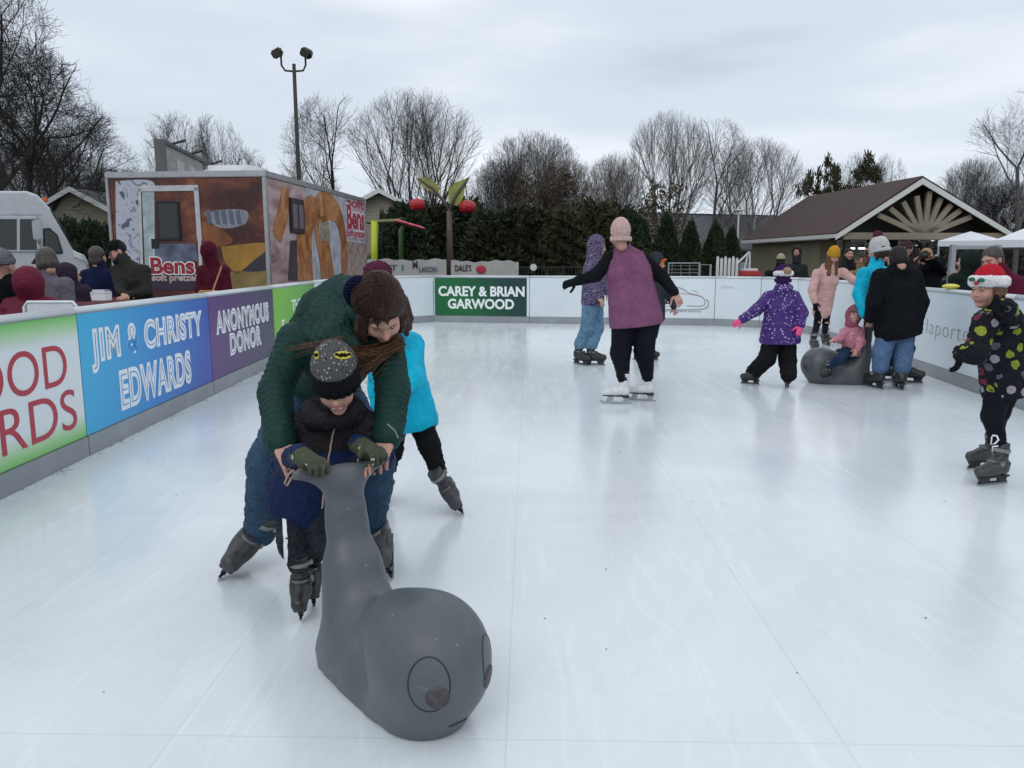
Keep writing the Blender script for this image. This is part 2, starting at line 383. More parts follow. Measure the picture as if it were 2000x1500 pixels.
lettering(b, [dict(s='ice', w=.5, h=.26, x0=.2, z0=.48, off=-.01, y=-.001)], m_grey_letter)
board(16, 'white rink board behind the couple in jeans and dark coats')
b, L = board(17, 'white rink board lettered laporte at the right')
lettering(b, [dict(s='laporte', w=1.15, h=.25, x0=.34, z0=.44, off=-.02, y=-.001, space=1.1)], m_grey_letter)
for i in range(18, len(PATH) - 1):
    board(i, ['white rink board beside the skater in the Santa hat', 'white rink board near the camera on the right side', 'white rink board at the near right, second from the end', 'white rink board, last at the near right end'][i - 18])
t = thing('yellow_ball', 'small yellow ball resting on the right rink rail', 'ball', at(1848, 574, 9.0)); t.location = (RX(8.95) + .03, 8.95, BH)
MB().ball((0, 0, .03), (.10, .07, .032), 14, 8).build('cover', mat('yellow_fabric', (.65, .62, .10), .7), t, True)
MB().tube([(-.1, 0, .025), (.0, -.07, .03), (.1, 0, .025)], .004, 6).build('seam', mat('yellow_seam', (.5, .5, .08), .7), t)

# debris swept along the foot of the boards and small chips on the rink
def chips(name, label, n, place, sz, m, seed):
    R = np.random.default_rng(seed); P = place(R, n); a = R.uniform(0, 6.28, n); s_ = sz * R.uniform(.3, 1.6, n) ; V = []
    for k in range(4):
        t = a + k * 1.57 + R.uniform(-.5, .5, n); V.append(np.stack([P[:, 0] + s_ * np.cos(t), P[:, 1] + s_ * np.sin(t) * .6, .002 + R.uniform(0, .35, n) * s_], 1))
    o = mkmesh(name, np.stack(V, 1).reshape(-1, 3), np.arange(4 * n).reshape(n, 4), m); tag(o, label, 'debris', kind='stuff')
def foot(R, n):
    y = R.uniform(2.5, 13, n); y = y + .25 * np.sin(y * 7); return np.stack([-2.86 - .034 * y + .02 + R.exponential(.022, n), y], 1)
chips('debris', 'brown grit lying along the foot of the left boards', 420, foot, .007, mat('brown_grit', (.11, .09, .075), .9), 4)
chips('ice_shavings', 'white plastic shavings along the foot of the left boards', 900, lambda R, n: foot(R, n) + [[.01, 0]], .010, mat('white_shavings', (.8, .83, .85), .6), 5)
chips('grit', 'scattered dark specks on the rink floor', 130, lambda R, n: np.stack([R.uniform(-2.8, 4.2, n), R.uniform(1.6, 12, n)], 1), .0045, mat('dark_grit', (.09, .09, .09), .9), 6)
# ------------------------------------------------------------------ trailer
TA = Vector((-4.5, 14.4, -.05)); TRZ = math.atan2(-.3, 3.2)
tr = thing('food_trailer', 'large food trailer wrapped in brown pretzel graphics, lettered Bens soft pretzel', 'food trailer', TA, TRZ)
ex = Vector((math.cos(TRZ), math.sin(TRZ), 0)); ey = Vector((-ex.y, ex.x, 0))
TW, TL, TH = -(hit(217, 450, TA, ey) - TA).dot(ex), 6.4, 3.03
def wrap_end():
    n = NT('brown_pretzel_wrap'); f = n.noise(1.1, 5, .6, n.map((1, 1, 1.4)), .8)
    c = n.ramp(f, [(.3, (.022, .007, .008)), (.46, (.065, .014, .012)), (.60, (.15, .04, .02)), (.72, (.32, .13, .045)), (.88, (.40, .27, .16))])
    v = n.noise(14, 3, .7); c = n.mix(n.ramp(v, [(.63, 0.), (.75, .6)]), c, (.5, .3, .2)); n.set(c, .3, 0, .5); return n.m
def wrap_side():
    n = NT('pink_brown_wrap'); f = n.noise(1.3, 5, .6, n.map((1, .7, 1.5), (.3, 0, 0)), 1.0)
    n.set(n.ramp(f, [(.3, (.13, .07, .075)), (.45, (.33, .2, .2)), (.6, (.5, .38, .38)), (.75, (.6, .55, .58))]), .3, 0, .5); return n.m
def wrap_sketch():
    n = NT('grey_sketch_wrap'); f = n.noise(3.4, 3, .5, n.map((1, 1, 1), (0, .4, 0)), 2.0)
    n.set(n.ramp(f, [(.40, (.09, .11, .17)), (.44, (.44, .46, .54)), (.62, (.48, .5, .58)), (.66, (.12, .14, .22)), (.72, (.45, .47, .55))]), .35, 0, .5); return n.m
mw, msd, msk = wrap_end(), wrap_side(), wrap_sketch()
mb = MB(); mb.box((-TW, 0, .5), (0, TL, TH), bev=.02); mb.build('body', mw, tr)
MB().box((-.001, .05, .55), (.004, TL - .03, TH - .09)).build('side_wrap', msd, tr)
n_edge = MB()
for a, b_ in (((-TW - .03, -.03, TH - .08), (.03, .05, TH + .03)), ((-.05, .053, TH - .08), (.03, TL, TH + .03)), ((-TW - .03, .053, TH - .08), (-TW + .05, TL, TH + .03)), ((-.05, -.03, .45), (.03, .05, TH - .083)), ((-TW - .03, -.03, .45), (-TW + .03, .05, TH - .083)), ((-.05, TL - .05, .45), (.035, TL + .02, TH - .083)), ((-TW, -.035, .42), (-.053, .03, .52))): n_edge.box(a, b_, bev=.012)
n_edge.build('edge_trim', mat('trailer_trim', (.42, .42, .43), .3, .7), tr)
MB().box((-TW + .05, .06, TH - .01), (-.06, TL - .06, TH + .02)).build('roof', mat('white_roof', (.6, .62, .64), .5), tr)
def E(u, v):   # pixel to the end face, local x,z
    p = hit(u, v, TA, ey) - TA; return p.dot(ex), p.z
def S(u, v):   # pixel to the side face, local y,z
    p = hit(u, v, TA, ex) - TA; return p.dot(ey), p.z
def eplate(name, px, m, y=-.004, parent=tr, d=.003):
    if 'graphic' in name and 'door' not in name: px = sm(px + [px[0]], 5)[:-1]
    return MB().prism([(E(*p)[0], y, E(*p)[1]) for p in px], (0, d, 0)).build(name, m, parent)
def splate(name, px, m, x=.005, d=.003, parent=tr):
    return MB().prism([(x, *S(*p)) for p in px], (d, 0, 0)).build(name, m, parent)
eplate('sketch_graphic', [(226, 354), (298, 354), (297, 400), (300, 470), (298, 518), (244, 518), (228, 470)], msk)
eplate('cheese_graphic', [(432, 482), (517, 474), (517, 492), (470, 530), (462, 533), (440, 512)], mat('yellow_wrap', (.33, .175, .028), .3, vs=3, var=.3))
eplate('counter_graphic', [(440, 532), (521, 528), (521, 560), (430, 566)], mat('olive_wrap', (.22, .155, .055), .3, vs=2, var=.4))
eplate('dark_graphic', [(472, 530), (517, 494), (520, 527)], mat('charcoal_wrap', (.035, .035, .045), .3), y=-.006)
eplate('amber_graphic', [(395, 432), (430, 445), (455, 470), (430, 482), (396, 480)], mat('amber_wrap', (.22, .075, .022), .3, vs=3, var=.5), y=-.006)
bl = MB()
for u in (402, 418, 432, 446, 460): bl.prism([(E(*p)[0], -.006, E(*p)[1]) for p in ((u, 411), (u + 8, 409), (u + 13, 440), (u + 4, 437))], (0, .003, 0))
bl.build('blade_stripes', mat('steel_wrap', (.10, .12, .17), .3), tr)
eplate('steel_graphic', [(398, 416), (440, 409), (482, 412), (480, 436), (445, 446), (420, 440)], mat('steel_grey_wrap', (.22, .23, .27), .3, vs=4, var=.3))
# door with frame and window
dr = eplate('door', [(276, 372), (386, 370), (392, 566), (280, 566)], mw, y=-.012, d=.01)
fx = MB()
def bar(p, q, w): fx.ribbon([(E(*p)[0], -.03, E(*p)[1]), (E(*q)[0], -.03, E(*q)[1])], w, (0, .026, 0))
bar((268, 369), (388, 367), .10); bar((384, 366), (391, 470), .085); bar((391, 470), (395, 566), .06); bar((274, 369), (280, 566), .05)
fx.build('door_frame', mat('pale_frame', (.52, .53, .55), .35, .2), dr)
wf = MB(); x0, z1 = E(306, 393); x1, z0 = E(356, 470); wf.box((x0, -.035, z0), (x1, -.014, z1), bev=.012); wf.build('window_frame', m_black, dr)
wf = MB(); wf.box((x0 + .045, -.039, z0 + .05), (x1 - .045, -.036, z1 - .05)); wf.build('window_pane', mat('dark_green_glass', (.028, .032, .03), .12), dr)
eplate('door_sketch', [(278, 374), (302, 373), (304, 520), (284, 520)], mat('pale_blue_wrap', (.36, .44, .47), .35, vs=5, var=.35), y=-.016, parent=dr)
eplate('door_lower_graphic', [(304, 476), (382, 476), (388, 510), (306, 512)], mat('slate_wrap', (.10, .12, .18), .35, vs=5, var=.5), y=-.016, parent=dr)
eplate('lower_band', [(296, 537), (388, 532), (390, 566), (298, 566)], mat('violet_black_wrap', (.035, .022, .05), .35), y=-.016, parent=dr)
x, z = E(298, 534); x2, z2 = E(378, 504)
lettering(tr, [dict(s='Bens', w=x2 - x, h=z2 - z, x0=x, z0=z, off=.075, y=-.020)], m_white_letter)
lettering(tr, [dict(s='Bens', w=x2 - x, h=z2 - z, x0=x, z0=z, off=.03, y=-.023)], mat('deep_red_print', (.30, .015, .03), .4))
x, z = E(299, 552); x2, z2 = E(384, 536)
lettering(tr, [dict(s='soft pretzel', w=x2 - x, h=z2 - z, x0=x, z0=z, off=.03, y=-.020)], mat('cream_print', (.7, .68, .66), .4))
lettering(tr, [dict(s='soft pretzel', w=x2 - x, h=z2 - z, x0=x, z0=z, off=-.02, y=-.023)], mat('deep_red_print', (.30, .015, .03), .4))
# side graphics
def sstroke(name, px, ws, m, x=.009, parent=tr):
    q = MB(); pts = sm([S(*p) for p in px], 5); k = np.interp(np.linspace(0, 1, len(pts)), np.linspace(0, 1, len(ws)), ws)
    q.ribbon([(x, a, b_) for a, b_ in pts], [float(w) for w in k], (.004, 0, 0)); return q.build(name, m, parent)
def dough():
    n = NT('baked_dough_print'); f = n.noise(1.7, 7, .68, None, 1.2)
    n.set(n.ramp(f, [(.25, (.13, .035, .012)), (.45, (.33, .12, .04)), (.6, (.50, .24, .09)), (.75, (.62, .42, .24))]), .3, 0, .5); return n.m
md = dough()
splate('sky_graphic', [(596, 368), (600, 362), (714, 392), (716, 548), (596, 548)], mat('pale_lilac_wrap', (.46, .48, .54), .3, vs=3, var=.35))
splate('brown_graphic', [(669, 470), (712, 476), (716, 548), (672, 548)], mat('taupe_wrap', (.34, .26, .23), .3, vs=5, var=.5), x=.013)
sstroke('pretzel_loop', [(596, 548), (594, 470), (600, 425), (612, 412), (622, 440), (626, 470)], [.9, .85, .7, .4, .3], md)
sstroke('pretzel_loop', [(640, 548), (634, 500), (624, 440), (623, 412), (638, 402), (650, 408), (662, 428), (670, 470), (672, 548)], [.9, .8, .75, .7, .6, .5, .45, .45], md, .014)
sstroke('pretzel_loop', [(540, 465), (545, 440), (553, 415), (556, 385), (555, 366)], [.35, .45, .45, .4, .3], md)
splate('cup_graphic', [(566, 470), (586, 468), (580, 548), (562, 548)], mat('dark_plum_wrap', (.06, .045, .06), .3), x=.009)
splate('photo_graphic', [(619, 432), (640, 434), (644, 472), (622, 470)], mat('dusty_wrap', (.30, .24, .17), .35, vs=8, var=.5), x=.019)
wf = MB(); y0, z1 = S(562, 375); y1, z0 = S(593, 467); wf.box((.005, y0, z0 + .1), (.05, y1, z1 - .1), bev=.012); sw = wf.build('window', m_black, tr)
wf = MB(); wf.box((.051, y0 + .1, z0 + .2), (.056, (y0 + y1) / 2 - .05, z1 - .22)); wf.box((.051, (y0 + y1) / 2 + .05, z0 + .2), (.056, y1 - .1, z1 - .22)); wf.build('pane', mat('mauve_glass', (.20, .15, .18), .1), sw)
m_pr = mat('crimson_print', (.38, .03, .06), .4)
def sidetext(s_, pa, pb, m, off, x):
    y0, z0 = S(*pa); y1, z1 = S(*pb); V, F = text_geo(s_, y1 - y0, abs(z1 - z0), off=off, x0=y0, z0=min(z0, z1))
    mkmesh('lettering', np.stack([x - V[:, 1], V[:, 0], V[:, 2]], 1), F, m, tr)
splate('sign_graphic', [(674, 398), (711, 406), (713, 470), (676, 466)], mat('pinkish_wrap', (.5, .36, .4), .35, vs=12, var=.4), x=.016)
sidetext('Bens', (677, 445), (709, 408), m_white_letter, .08, .020); sidetext('Bens', (677, 445), (709, 408), m_pr, .035, .023)
sidetext('soft pretzel', (677, 464), (710, 452), m_pr, .02, .020)
sidetext('soft', (677, 402), (709, 392), m_pr, .02, .020)
# wheels, vent, hitch
for yy in (2.7, 3.6):
    w = MB(); w.tube([(-.02, yy, .37), (-.25, yy, .37)], .36, 20); w = w.build('wheel', m_black, tr)
    MB().tube([(-.005, yy, .37), (-.03, yy, .37)], .2, 14).build('rim', m_alu, w)
MB().box((-1.6, .8, TH + .02), (-.55, 1.8, TH + .24), bev=.09).build('roof_vent', mat('white_vent', (.66, .68, .68), .4), tr, True)
hx = MB(); hx.tube([(-TW + .7, 0, .5), (-TW / 2, -1.1, .45), (-.7, 0, .5)], .05); hx.build('hitch', m_black, tr)
MB().box((-2.25, -.02, 1.66), (-2.1, -.005, 1.84)).build('outlet_box', m_black, tr)

# ------------------------------------------------------------------ step van
VY = 17.0; VA = rad(28); VN = Vector((-math.sin(VA), math.cos(VA), 0)); VX = Vector((math.cos(VA), math.sin(VA), 0)); V0 = Vector((at(178, 560, VY).x, VY, -.05))
van = thing('step_van', 'white delivery step van parked at the far left edge', 'van', V0, VA)
def VP(u, v, dy=0): p = hit(u, v, V0 + VN * dy, VN) - V0; return (p.dot(VX), dy, p.z)
prof = [(-260, 372), (52, 373), (72, 380), (88, 396), (96, 408), (143, 490), (163, 497), (171, 514), (176, 560), (180, 640), (-260, 640)]
m_van = mat('white_van_paint', (.52, .55, .58), .3, var=.06)
mb = MB(); mb.prism([VP(u, v) for u, v in prof], (0, 2.1, 0)); vb = mb.build('body', m_van, van)
bv = vb.modifiers.new('b', 'BEVEL'); bv.width = .05; bv.segments = 3; bv.limit_method = 'ANGLE'
m_gl = mat('dark_van_glass', (.035, .045, .045), .08)
def vplate(name, px, m, y=-.01, d=.02, parent=van): return MB().prism([(VP(*p)[0], y, VP(*p)[2]) for p in px], (0, d, 0)).build(name, m, parent)
w = vplate('side_window', [(-60, 424), (76, 424), (78, 491), (-60, 491)], m_van, -.03, .03)
vplate('pane', [(-56, 428), (33, 428), (33, 488), (-56, 488)], m_gl, -.036, .006, w); vplate('pane', [(39, 428), (70, 428), (72, 488), (39, 488)], m_gl, -.036, .006, w)
w = vplate('cab_window', [(84, 446), (97, 445), (112, 458), (123, 492), (121, 496), (88, 496), (84, 490)], m_black, -.012, .012)
vplate('pane', [(87, 449), (96, 448), (110, 460), (119, 491), (89, 492)], m_gl, -.016, .004, w)
ws = MB(); a, b_ = VP(97, 408), VP(142, 489); ws.prism([(a[0], .15, a[2] + .0), (a[0], 1.95, a[2]), (b_[0], 1.95, b_[2]), (b_[0], .15, b_[2])], (.02, 0, .012)); ws.build('windshield', m_gl, van)
vplate('trim_line', [(-260, 416), (80, 417), (80, 420), (-260, 419)], m_alu)
vplate('trim_line', [(145, 497), (168, 507), (168, 511), (145, 501)], mat('chrome', (.7, .7, .72), .15, 1.), -.03, .03)
MB().box((VP(78, 388)[0], .2, VP(80, 388)[2] - .05), (VP(92, 388)[0], .4, VP(80, 388)[2] + .05), bev=.02).build('marker_light', mat('orange_lens', (.6, .12, .02), .3), van)
mr = MB(); p = VP(74, 450); mr.box((p[0] - .08, -.32, p[2] - .2), (p[0] + .1, -.26, p[2] + .2), bev=.02); mr.tube([(p[0], -.28, p[2] - .18), (p[0], 0, p[2] - .3)], .012); mr.tube([(p[0], -.28, p[2] + .18), (p[0], 0, p[2] + .3)], .012); mr.build('mirror', m_alu, van)
for u in (-170, 120):
    p = VP(u, 600); w = MB(); w.tube([(p[0], -.02, .38), (p[0], .25, .38)], .38, 20); w = w.build('wheel', m_black, van); MB().tube([(p[0], -.03, .38), (p[0], .02, .38)], .2, 12).build('rim', m_alu, w)

# ------------------------------------------------------------------ houses
def siding(name, c, sc=5.5):
    n = NT(name); sx = n.n('ShaderNodeSeparateXYZ'); n.l(n.co, sx.inputs[0]); f = n.math('FRACT', n.math('MULTIPLY', sx.outputs[2], sc))
    k = n.ramp(f, [(0, tuple(x * .55 for x in c)), (.12, c), (1, tuple(x * .93 for x in c))]); n.set(n.mix(.15, k, n.noise(2, 4), 'MULTIPLY'), .8); n.bump(f, .6, .02); return n.m
def shingles(name, c):
    n = NT(name); b = n.n('ShaderNodeTexBrick'); b.inputs['Scale'].default_value = 3; b.inputs['Mortar Size'].default_value = .02
    b.inputs[1].default_value = (*[x * .8 for x in c], 1); b.inputs[2].default_value = (*[x * 1.2 for x in c], 1); b.inputs[3].default_value = (*[x * .5 for x in c], 1)
    n.l(n.map((1, 1, 1), (rad(90), 0, 0)), b.inputs['Vector']); n.set(n.mix(.4, b.outputs[0], n.ramp(n.noise(5, 5), [(.3, c), (.7, tuple(x * 1.4 for x in c))])), .9); return n.m
m_beige = siding('beige_siding', (.33, .30, .235)); m_roofg = shingles('grey_shingles', (.085, .088, .095)); m_trimw = mat('white_trim', (.62, .63, .62), .5, var=.05)
def gable_house(label, pu, pv, Y, half, rise, depth, rz=0., nwin=1):
    p = at(pu, pv, Y); o = thing('house', label, 'house', (p.x, Y, -.06), rz); hz = p.z + .06; ez = hz - rise
    MB().prism([(-half, 0, 0), (half, 0, 0), (half, 0, ez), (0, 0, hz - .1), (-half, 0, ez)], (0, depth, 0)).build('wall', m_beige, o)
    r = MB()
    for s_ in (-1, 1):
        k = rise / half; e_ = half + .45
        r.prism([(0, -.45, hz), (s_ * e_, -.45, hz - k * e_), (s_ * e_, -.45, hz - k * e_ - .12), (0, -.45, hz - .12)], (0, depth + .9, 0))
    ro = r.build('roof', m_roofg, o)
    r = MB()
    for s_ in (-1, 1):
        k = rise / half; e_ = half + .45
        r.prism([(0, -.50, hz + .02), (s_ * e_, -.50, hz - k * e_ + .02), (s_ * e_, -.50, hz - k * e_ - .20), (0, -.50, hz - .2)], (0, .047, 0))
    r.build('bargeboard', m_trimw, ro)
    w = MB().box((-.5, -.04, 1.0), (.5, .03, 2.1)).build('window', m_trimw, o); MB().box((-.42, -.05, 1.08), (.42, -.041, 2.02)).build('pane', m_gl, w)
    return o
gable_house('beige sided house gable between the step van and the trailer', 147, 367, 34, 3.2, 1.75, 6)
gable_house('beige sided house gable right of the trailer behind the spray park', 743, 370, 38, 2.3, 1.15, 4)
# long grey roofed building
p0, p1 = at(1238, 408, 52), at(1560, 408, 56)
gb = thing('long_building', 'long low building with a plain grey shingle roof behind the hedge', 'building', (p0.x, 52, -.06), math.atan2(4, p1.x - p0.x))
hz = p0.z + .06; Lb = 16.
MB().box((0, .0, 0), (Lb, 8, hz - 2.3)).build('wall', m_beige, gb)
rf = MB(); rf.prism([(-.4, -.8, hz - 2.6), (-.4, 4, hz), (-.4, 8.8, hz - 2.6), (-.4, 8.8, hz - 2.75), (-.4, 4, hz - .15), (-.4, -.8, hz - 2.75)], (Lb + .8, 0, 0)); rf = rf.build('roof', m_roofg, gb)
MB().box((-.45, 3.9, hz - .02), (Lb + .45, 4.1, hz + .05)).build('ridge', mat('dark_ridge', (.03, .03, .033), .8), rf)
for u in (4.6, 10.6): q = MB(); q.tube([(u, 1.8, hz - 1.7), (u, 1.8, hz - .25)], .09, 10); q.tube([(u, 1.8, hz - .32), (u, 1.8, hz - .2)], .17, 10); q.build('vent_pipe', m_trimw, rf, True)
q = MB(); q.ribbon([(-.42, -.8, hz - 2.62), (-.42, 4, hz)], .18, (-.03, 0, 0)); q.build('bargeboard', m_trimw, rf)

# ------------------------------------------------------------------ pavilion
PVY = 38.0
Lc, Rc, Pk = at(1622, 455, PVY), at(1962, 455, PVY), at(1797, 344, PVY)
ez, pz = 2.72, Pk.z
cx = (Lc.x + Rc.x) / 2; hw = (Rc.x - Lc.x) / 2
pv = thing('park_pavilion', 'park shelter with brown metal roof and sunburst of beams in its gable', 'pavilion', (Pk.x, PVY, -.06), rad(4.5))
def brownroof():
    n = NT('brown_metal_roof'); sx = n.n('ShaderNodeSeparateXYZ'); n.l(n.co, sx.inputs[0]); f = n.math('FRACT', n.math('MULTIPLY', sx.outputs[1], 2.4))
    c = n.ramp(f, [(0, (.03, .020, .018)), (.14, (.072, .047, .042)), (.86, (.066, .043, .039)), (1, (.13, .09, .085))]); n.set(n.mix(.2, c, n.noise(.8, 4), 'MULTIPLY'), .75, 0, .2); n.bump(f, .5, .03); return n.m
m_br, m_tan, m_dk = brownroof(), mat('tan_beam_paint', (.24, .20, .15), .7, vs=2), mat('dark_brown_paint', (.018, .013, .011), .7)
hL = Pk.x - Lc.x; hR = (Rc.x - Pk.x) * 1.16; z_ = .06; D = 12.
rf = MB()
for s_, h_ in ((-1, hL), (1, hR)):
    rf.prism([(0, -.2, pz + z_), (s_ * h_, -.2, ez + z_), (s_ * h_, -.2, ez + z_ - .09), (0, -.2, pz + z_ - .09)], (0, D, 0))
rf = rf.build('roof', m_br, pv)
q = MB()
for s_, h_ in ((-1, hL), (1, hR)):
    q.prism([(0, -.28, pz + z_ - .12), (s_ * h_, -.28, ez + z_ - .10), (s_ * h_, -.28, ez + z_ - .34), (0, -.28, pz + z_ - .40)], (0, .075, 0))
q.box((-hL - .06, -.25, ez + z_ - .24), (-hL + .0, D - .2, ez + z_ - .06)); q.build('fascia', m_trimw, rf)
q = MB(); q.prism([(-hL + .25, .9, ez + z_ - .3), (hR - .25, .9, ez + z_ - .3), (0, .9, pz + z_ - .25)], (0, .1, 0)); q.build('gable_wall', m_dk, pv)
q = MB(); q.box((-hL + .45, -.12, ez + z_ - .32), (hR - .45, .25, ez + z_ + .02), bev=.02); q.build('beam', m_tan, pv)
cxb = (hR - hL) / 2 - .02
for k, deg in enumerate((158, 143, 124, 104, 87, 70, 52, 36, 21)):
    a = rad(deg); dx, dz = math.cos(a), math.sin(a); b0 = Vector((cxb + dx * .35, -.05, ez + z_ + .02)); h_ = hL if dx < 0 else hR
    kx = (pz - ez) / h_; t_ = (pz + z_ - .42 - b0.z - kx * abs(b0.x)) / (dz + kx * abs(dx)) if True else 1
    b1 = b0 + Vector((dx, 0, dz)) * max(.5, t_)
    MB().ribbon([b0 - Vector((dx, 0, dz)) * .1, b1], .24, (0, .16, 0)).build('ray_beam', m_tan, pv)
for x_ in (-hL + .75, hR - .75):
    for y_ in (.1, 5.5): MB().box((x_ - .15, y_ - .12, 0), (x_ + .15, y_ + .12, ez + z_ - .33), bev=.02).build('post', m_dk if y_ < 1 else m_tan, pv)
MB().box((-hL + .5, 2.3, 0), (-hL + 3.0, D - .6, ez - .2)).build('wall', mat('olive_tan_wall', (.20, .18, .125), .8, vs=2), pv)
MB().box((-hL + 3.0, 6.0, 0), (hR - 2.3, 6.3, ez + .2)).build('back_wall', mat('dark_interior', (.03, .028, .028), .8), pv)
w = MB().box((-hL + 1.35, 2.22, 1.1), (-hL + 2.9, 2.29, 2.5)).build('window', m_trimw, pv); MB().box((-hL + 1.45, 2.2, 1.18), (-hL + 2.8, 2.218, 2.42)).build('pane', m_gl, w)
w = MB().box((-1.5, 5.9, 1.4), (1.8, 5.99, 2.5)).build('window', mat('grey_frame', (.2, .2, .21), .5), pv); MB().box((-1.4, 5.88, 1.48), (1.7, 5.898, 2.42)).build('pane', m_gl, w)
# hanging work lights that are lit
lit = NT('lit_tube'); lit.b.inputs['Emission Color'].default_value = (1, .97, .9, 1); lit.b.inputs['Emission Strength'].default_value = 1.6
for dx in (-.15, .45): MB().box((-hL + 1.75 + dx, 1.6, 2.03), (-hL + 2.15 + dx, 1.68, 2.12), bev=.01).build('lamp', lit.m, pv)

# ------------------------------------------------------------------ tents
def tent(label, u0, u1, Y, vt, ve, w, d, rz=0.):
    c = at((u0 + u1) / 2, ve, Y); o = thing('canopy_tent', label, 'tent', (c.x, Y, -.06), rz, 'white canopy tents'); zt = at(u0, vt, Y + d / 2).z + .06; ze = c.z + .06
    q = MB(); P = [(-w / 2, 0, ze), (w / 2, 0, ze), (w / 2, d, ze), (-w / 2, d, ze)]
    V = P + [(0, d / 2, zt)] + [(x * 1.0, y, ze - .25) for x, y, _ in P]
    q.add(V, [(0, 1, 4), (1, 2, 4), (2, 3, 4), (3, 0, 4), (0, 5, 6, 1), (1, 6, 7, 2), (2, 7, 8, 3), (3, 8, 5, 0)]); q = q.build('canopy', mat('white_canvas', (.66, .70, .74), .7, var=.04), o)
    so = q.modifiers.new('s', 'SOLIDIFY'); so.thickness = .01
    for x, y in ((-w / 2 + .03, .03), (w / 2 - .03, .03), (w / 2 - .03, d - .03), (-w / 2 + .03, d - .03)): MB().box((x - .02, y - .02, 0), (x + .02, y + .02, ze - .02)).build('leg', m_alu, o)
    return o
tent('white canopy tent with the high peak at the right edge', 1990, 2340, 25, 385, 466, 6.2, 6, rad(-34))
tent('white canopy tent under the right eave of the shelter', 1855, 1935, 36, 452, 470, 2.6, 2, rad(-30))

# ------------------------------------------------------------------ light poles, scoreboard
p = at(590, 500, 40); lp = thing('light_pole', 'tall dark pole with two floodlights behind the trailer', 'light pole', (p.x, 40, -.06))
m_pole = mat('weathered_pole', (.045, .042, .038), .8); top = at(583, 125, 40).z + .06
MB().tube([(0, 0, 0), (0, 0, top)], [.14, .09], 12).build('pole', m_pole, lp, True)
zz = top - .35
MB().tube([(-.62, 0, zz + .75), (-.62, 0, zz + .3), (-.45, 0, zz + .04), (0, 0, zz), (.45, 0, zz + .04), (.58, 0, zz + .3), (.58, 0, zz + .75)], .05, 8).build('yoke', m_pole, lp, True)
for s_, x_ in ((-1, -.78), (1, .68)):
    R = Matrix.Rotation(rad(28 * s_), 3, 'Y') @ Matrix.Rotation(rad(20), 3, 'X')
    q = MB(); q.box((-.27, -.24, -.22), (.27, .2, .2), R, (x_, -.1, zz + .85), bev=.07); h_ = q.build('floodlight', mat('black_lamp', (.02, .02, .02), .4), lp, True)
    MB().box((-.2, -.28, -.17), (.2, -.245, .15), R, (x_, -.1, zz + .85)).build('lens', mat('dark_lens', (.06, .065, .05), .15), h_)
p = at(1440, 480, 44); sl = thing('street_lamp', 'thin pale pole with a small flat lamp left of the shelter', 'street lamp', (p.x, 44, -.06))
zt = at(1440, 412, 44).z + .06; MB().tube([(0, 0, 0), (0, 0, zt)], .05, 8).build('pole', m_trimw, sl)
MB().box((-.3, -.2, zt), (.3, .2, zt + .1), bev=.03).build('lamp_head', m_trimw, sl)
a, b_ = at(318, 272, 30), at(468, 326, 44)
sb = thing('scoreboard', 'weathered pale scoreboard standing above the trailer roof', 'scoreboard', (a.x, a.y, -.06), math.atan2(b_.y - a.y, b_.x - a.x))
Ls = math.hypot(b_.y - a.y, b_.x - a.x); za = a.z + .06
def boardm():
    n = NT('weathered_board'); n.set(n.ramp(n.noise(2.2, 5, .7, n.map((1, 1, 2.5))), [(.3, (.25, .26, .26)), (.6, (.42, .43, .43)), (.8, (.55, .56, .56))]), .8); return n.m
MB().box((0, 0, 2.6), (Ls, .25, za)).build('panel', boardm(), sb)
fr = MB()
for lo, hi in (((-.1, -.06, za - .14), (Ls + .1, .3, za)), ((-.1, -.06, 0), (.12, .3, za - .143)), ((Ls - .1, -.06, 0), (Ls + .1, .3, za - .143)), ((Ls * .42, -.05, 2.6), (Ls * .42 + .15, -.002, za - .143))): fr.box(lo, hi)
fr.build('frame', mat('dark_frame', (.12, .12, .12), .6), sb)
for x_ in (1.6, 3.4, 5.2): MB().box((x_, -.03, za - 1.1), (x_ + 1.0, -.003, za - .55)).build('score_window', mat('pale_panel', (.5, .52, .52), .5), sb)
for x_ in (1.2, 4.0, 7.5, 11.): MB().tube([(x_, 0, za), (x_, -.5, za + .15)], .05, 6).build('lamp_arm', m_pole, sb)

# ------------------------------------------------------------------ spray park, fence, banners
SY = 26.0
def leafplate(o, pts, m, name, th=.03):
    return MB().prism(pts, (0, th, 0)).build(name, m, o)
p = at(879, 530, SY); ch = thing('cherry_sculpture', 'brown steel cherry tree sculpture with green leaves and red cherries', 'sculpture', (p.x, SY, -.06))
def C(u, v, dy=0): q = at(u, v, SY); return Vector((q.x - p.x, dy, q.z + .06))
m_bark = mat('brown_steel', (.085, .062, .05), .6); m_leaf = mat('lime_leaf_paint', (.25, .28, .055), .5, vs=4, var=.3); m_cher = mat('cherry_red', (.38, .01, .015), .35)
MB().tube([C(880, 545), C(878, 460), C(877, 408)], [.13, .10, .08], 12).build('trunk', m_bark, ch, True)
MB().tube([C(877, 412), C(866, 392), C(845, 368), (C(818, 350))], [.08, .06, .05, .03], 10).build('branch', m_bark, ch, True)
MB().tube([C(878, 412), C(886, 390), C(900, 368), C(914, 350)], [.08, .06, .05, .03], 10).build('branch', m_bark, ch, True)
leafplate(ch, [C(812, 348), C(836, 346), (C(856, 362)), C(860, 384), C(846, 376), C(828, 366)], m_leaf, 'leaf')
leafplate(ch, [C(876, 398), C(876, 368), C(890, 356), C(918, 346), C(908, 366), C(904, 388), C(894, 402)], m_leaf, 'leaf')
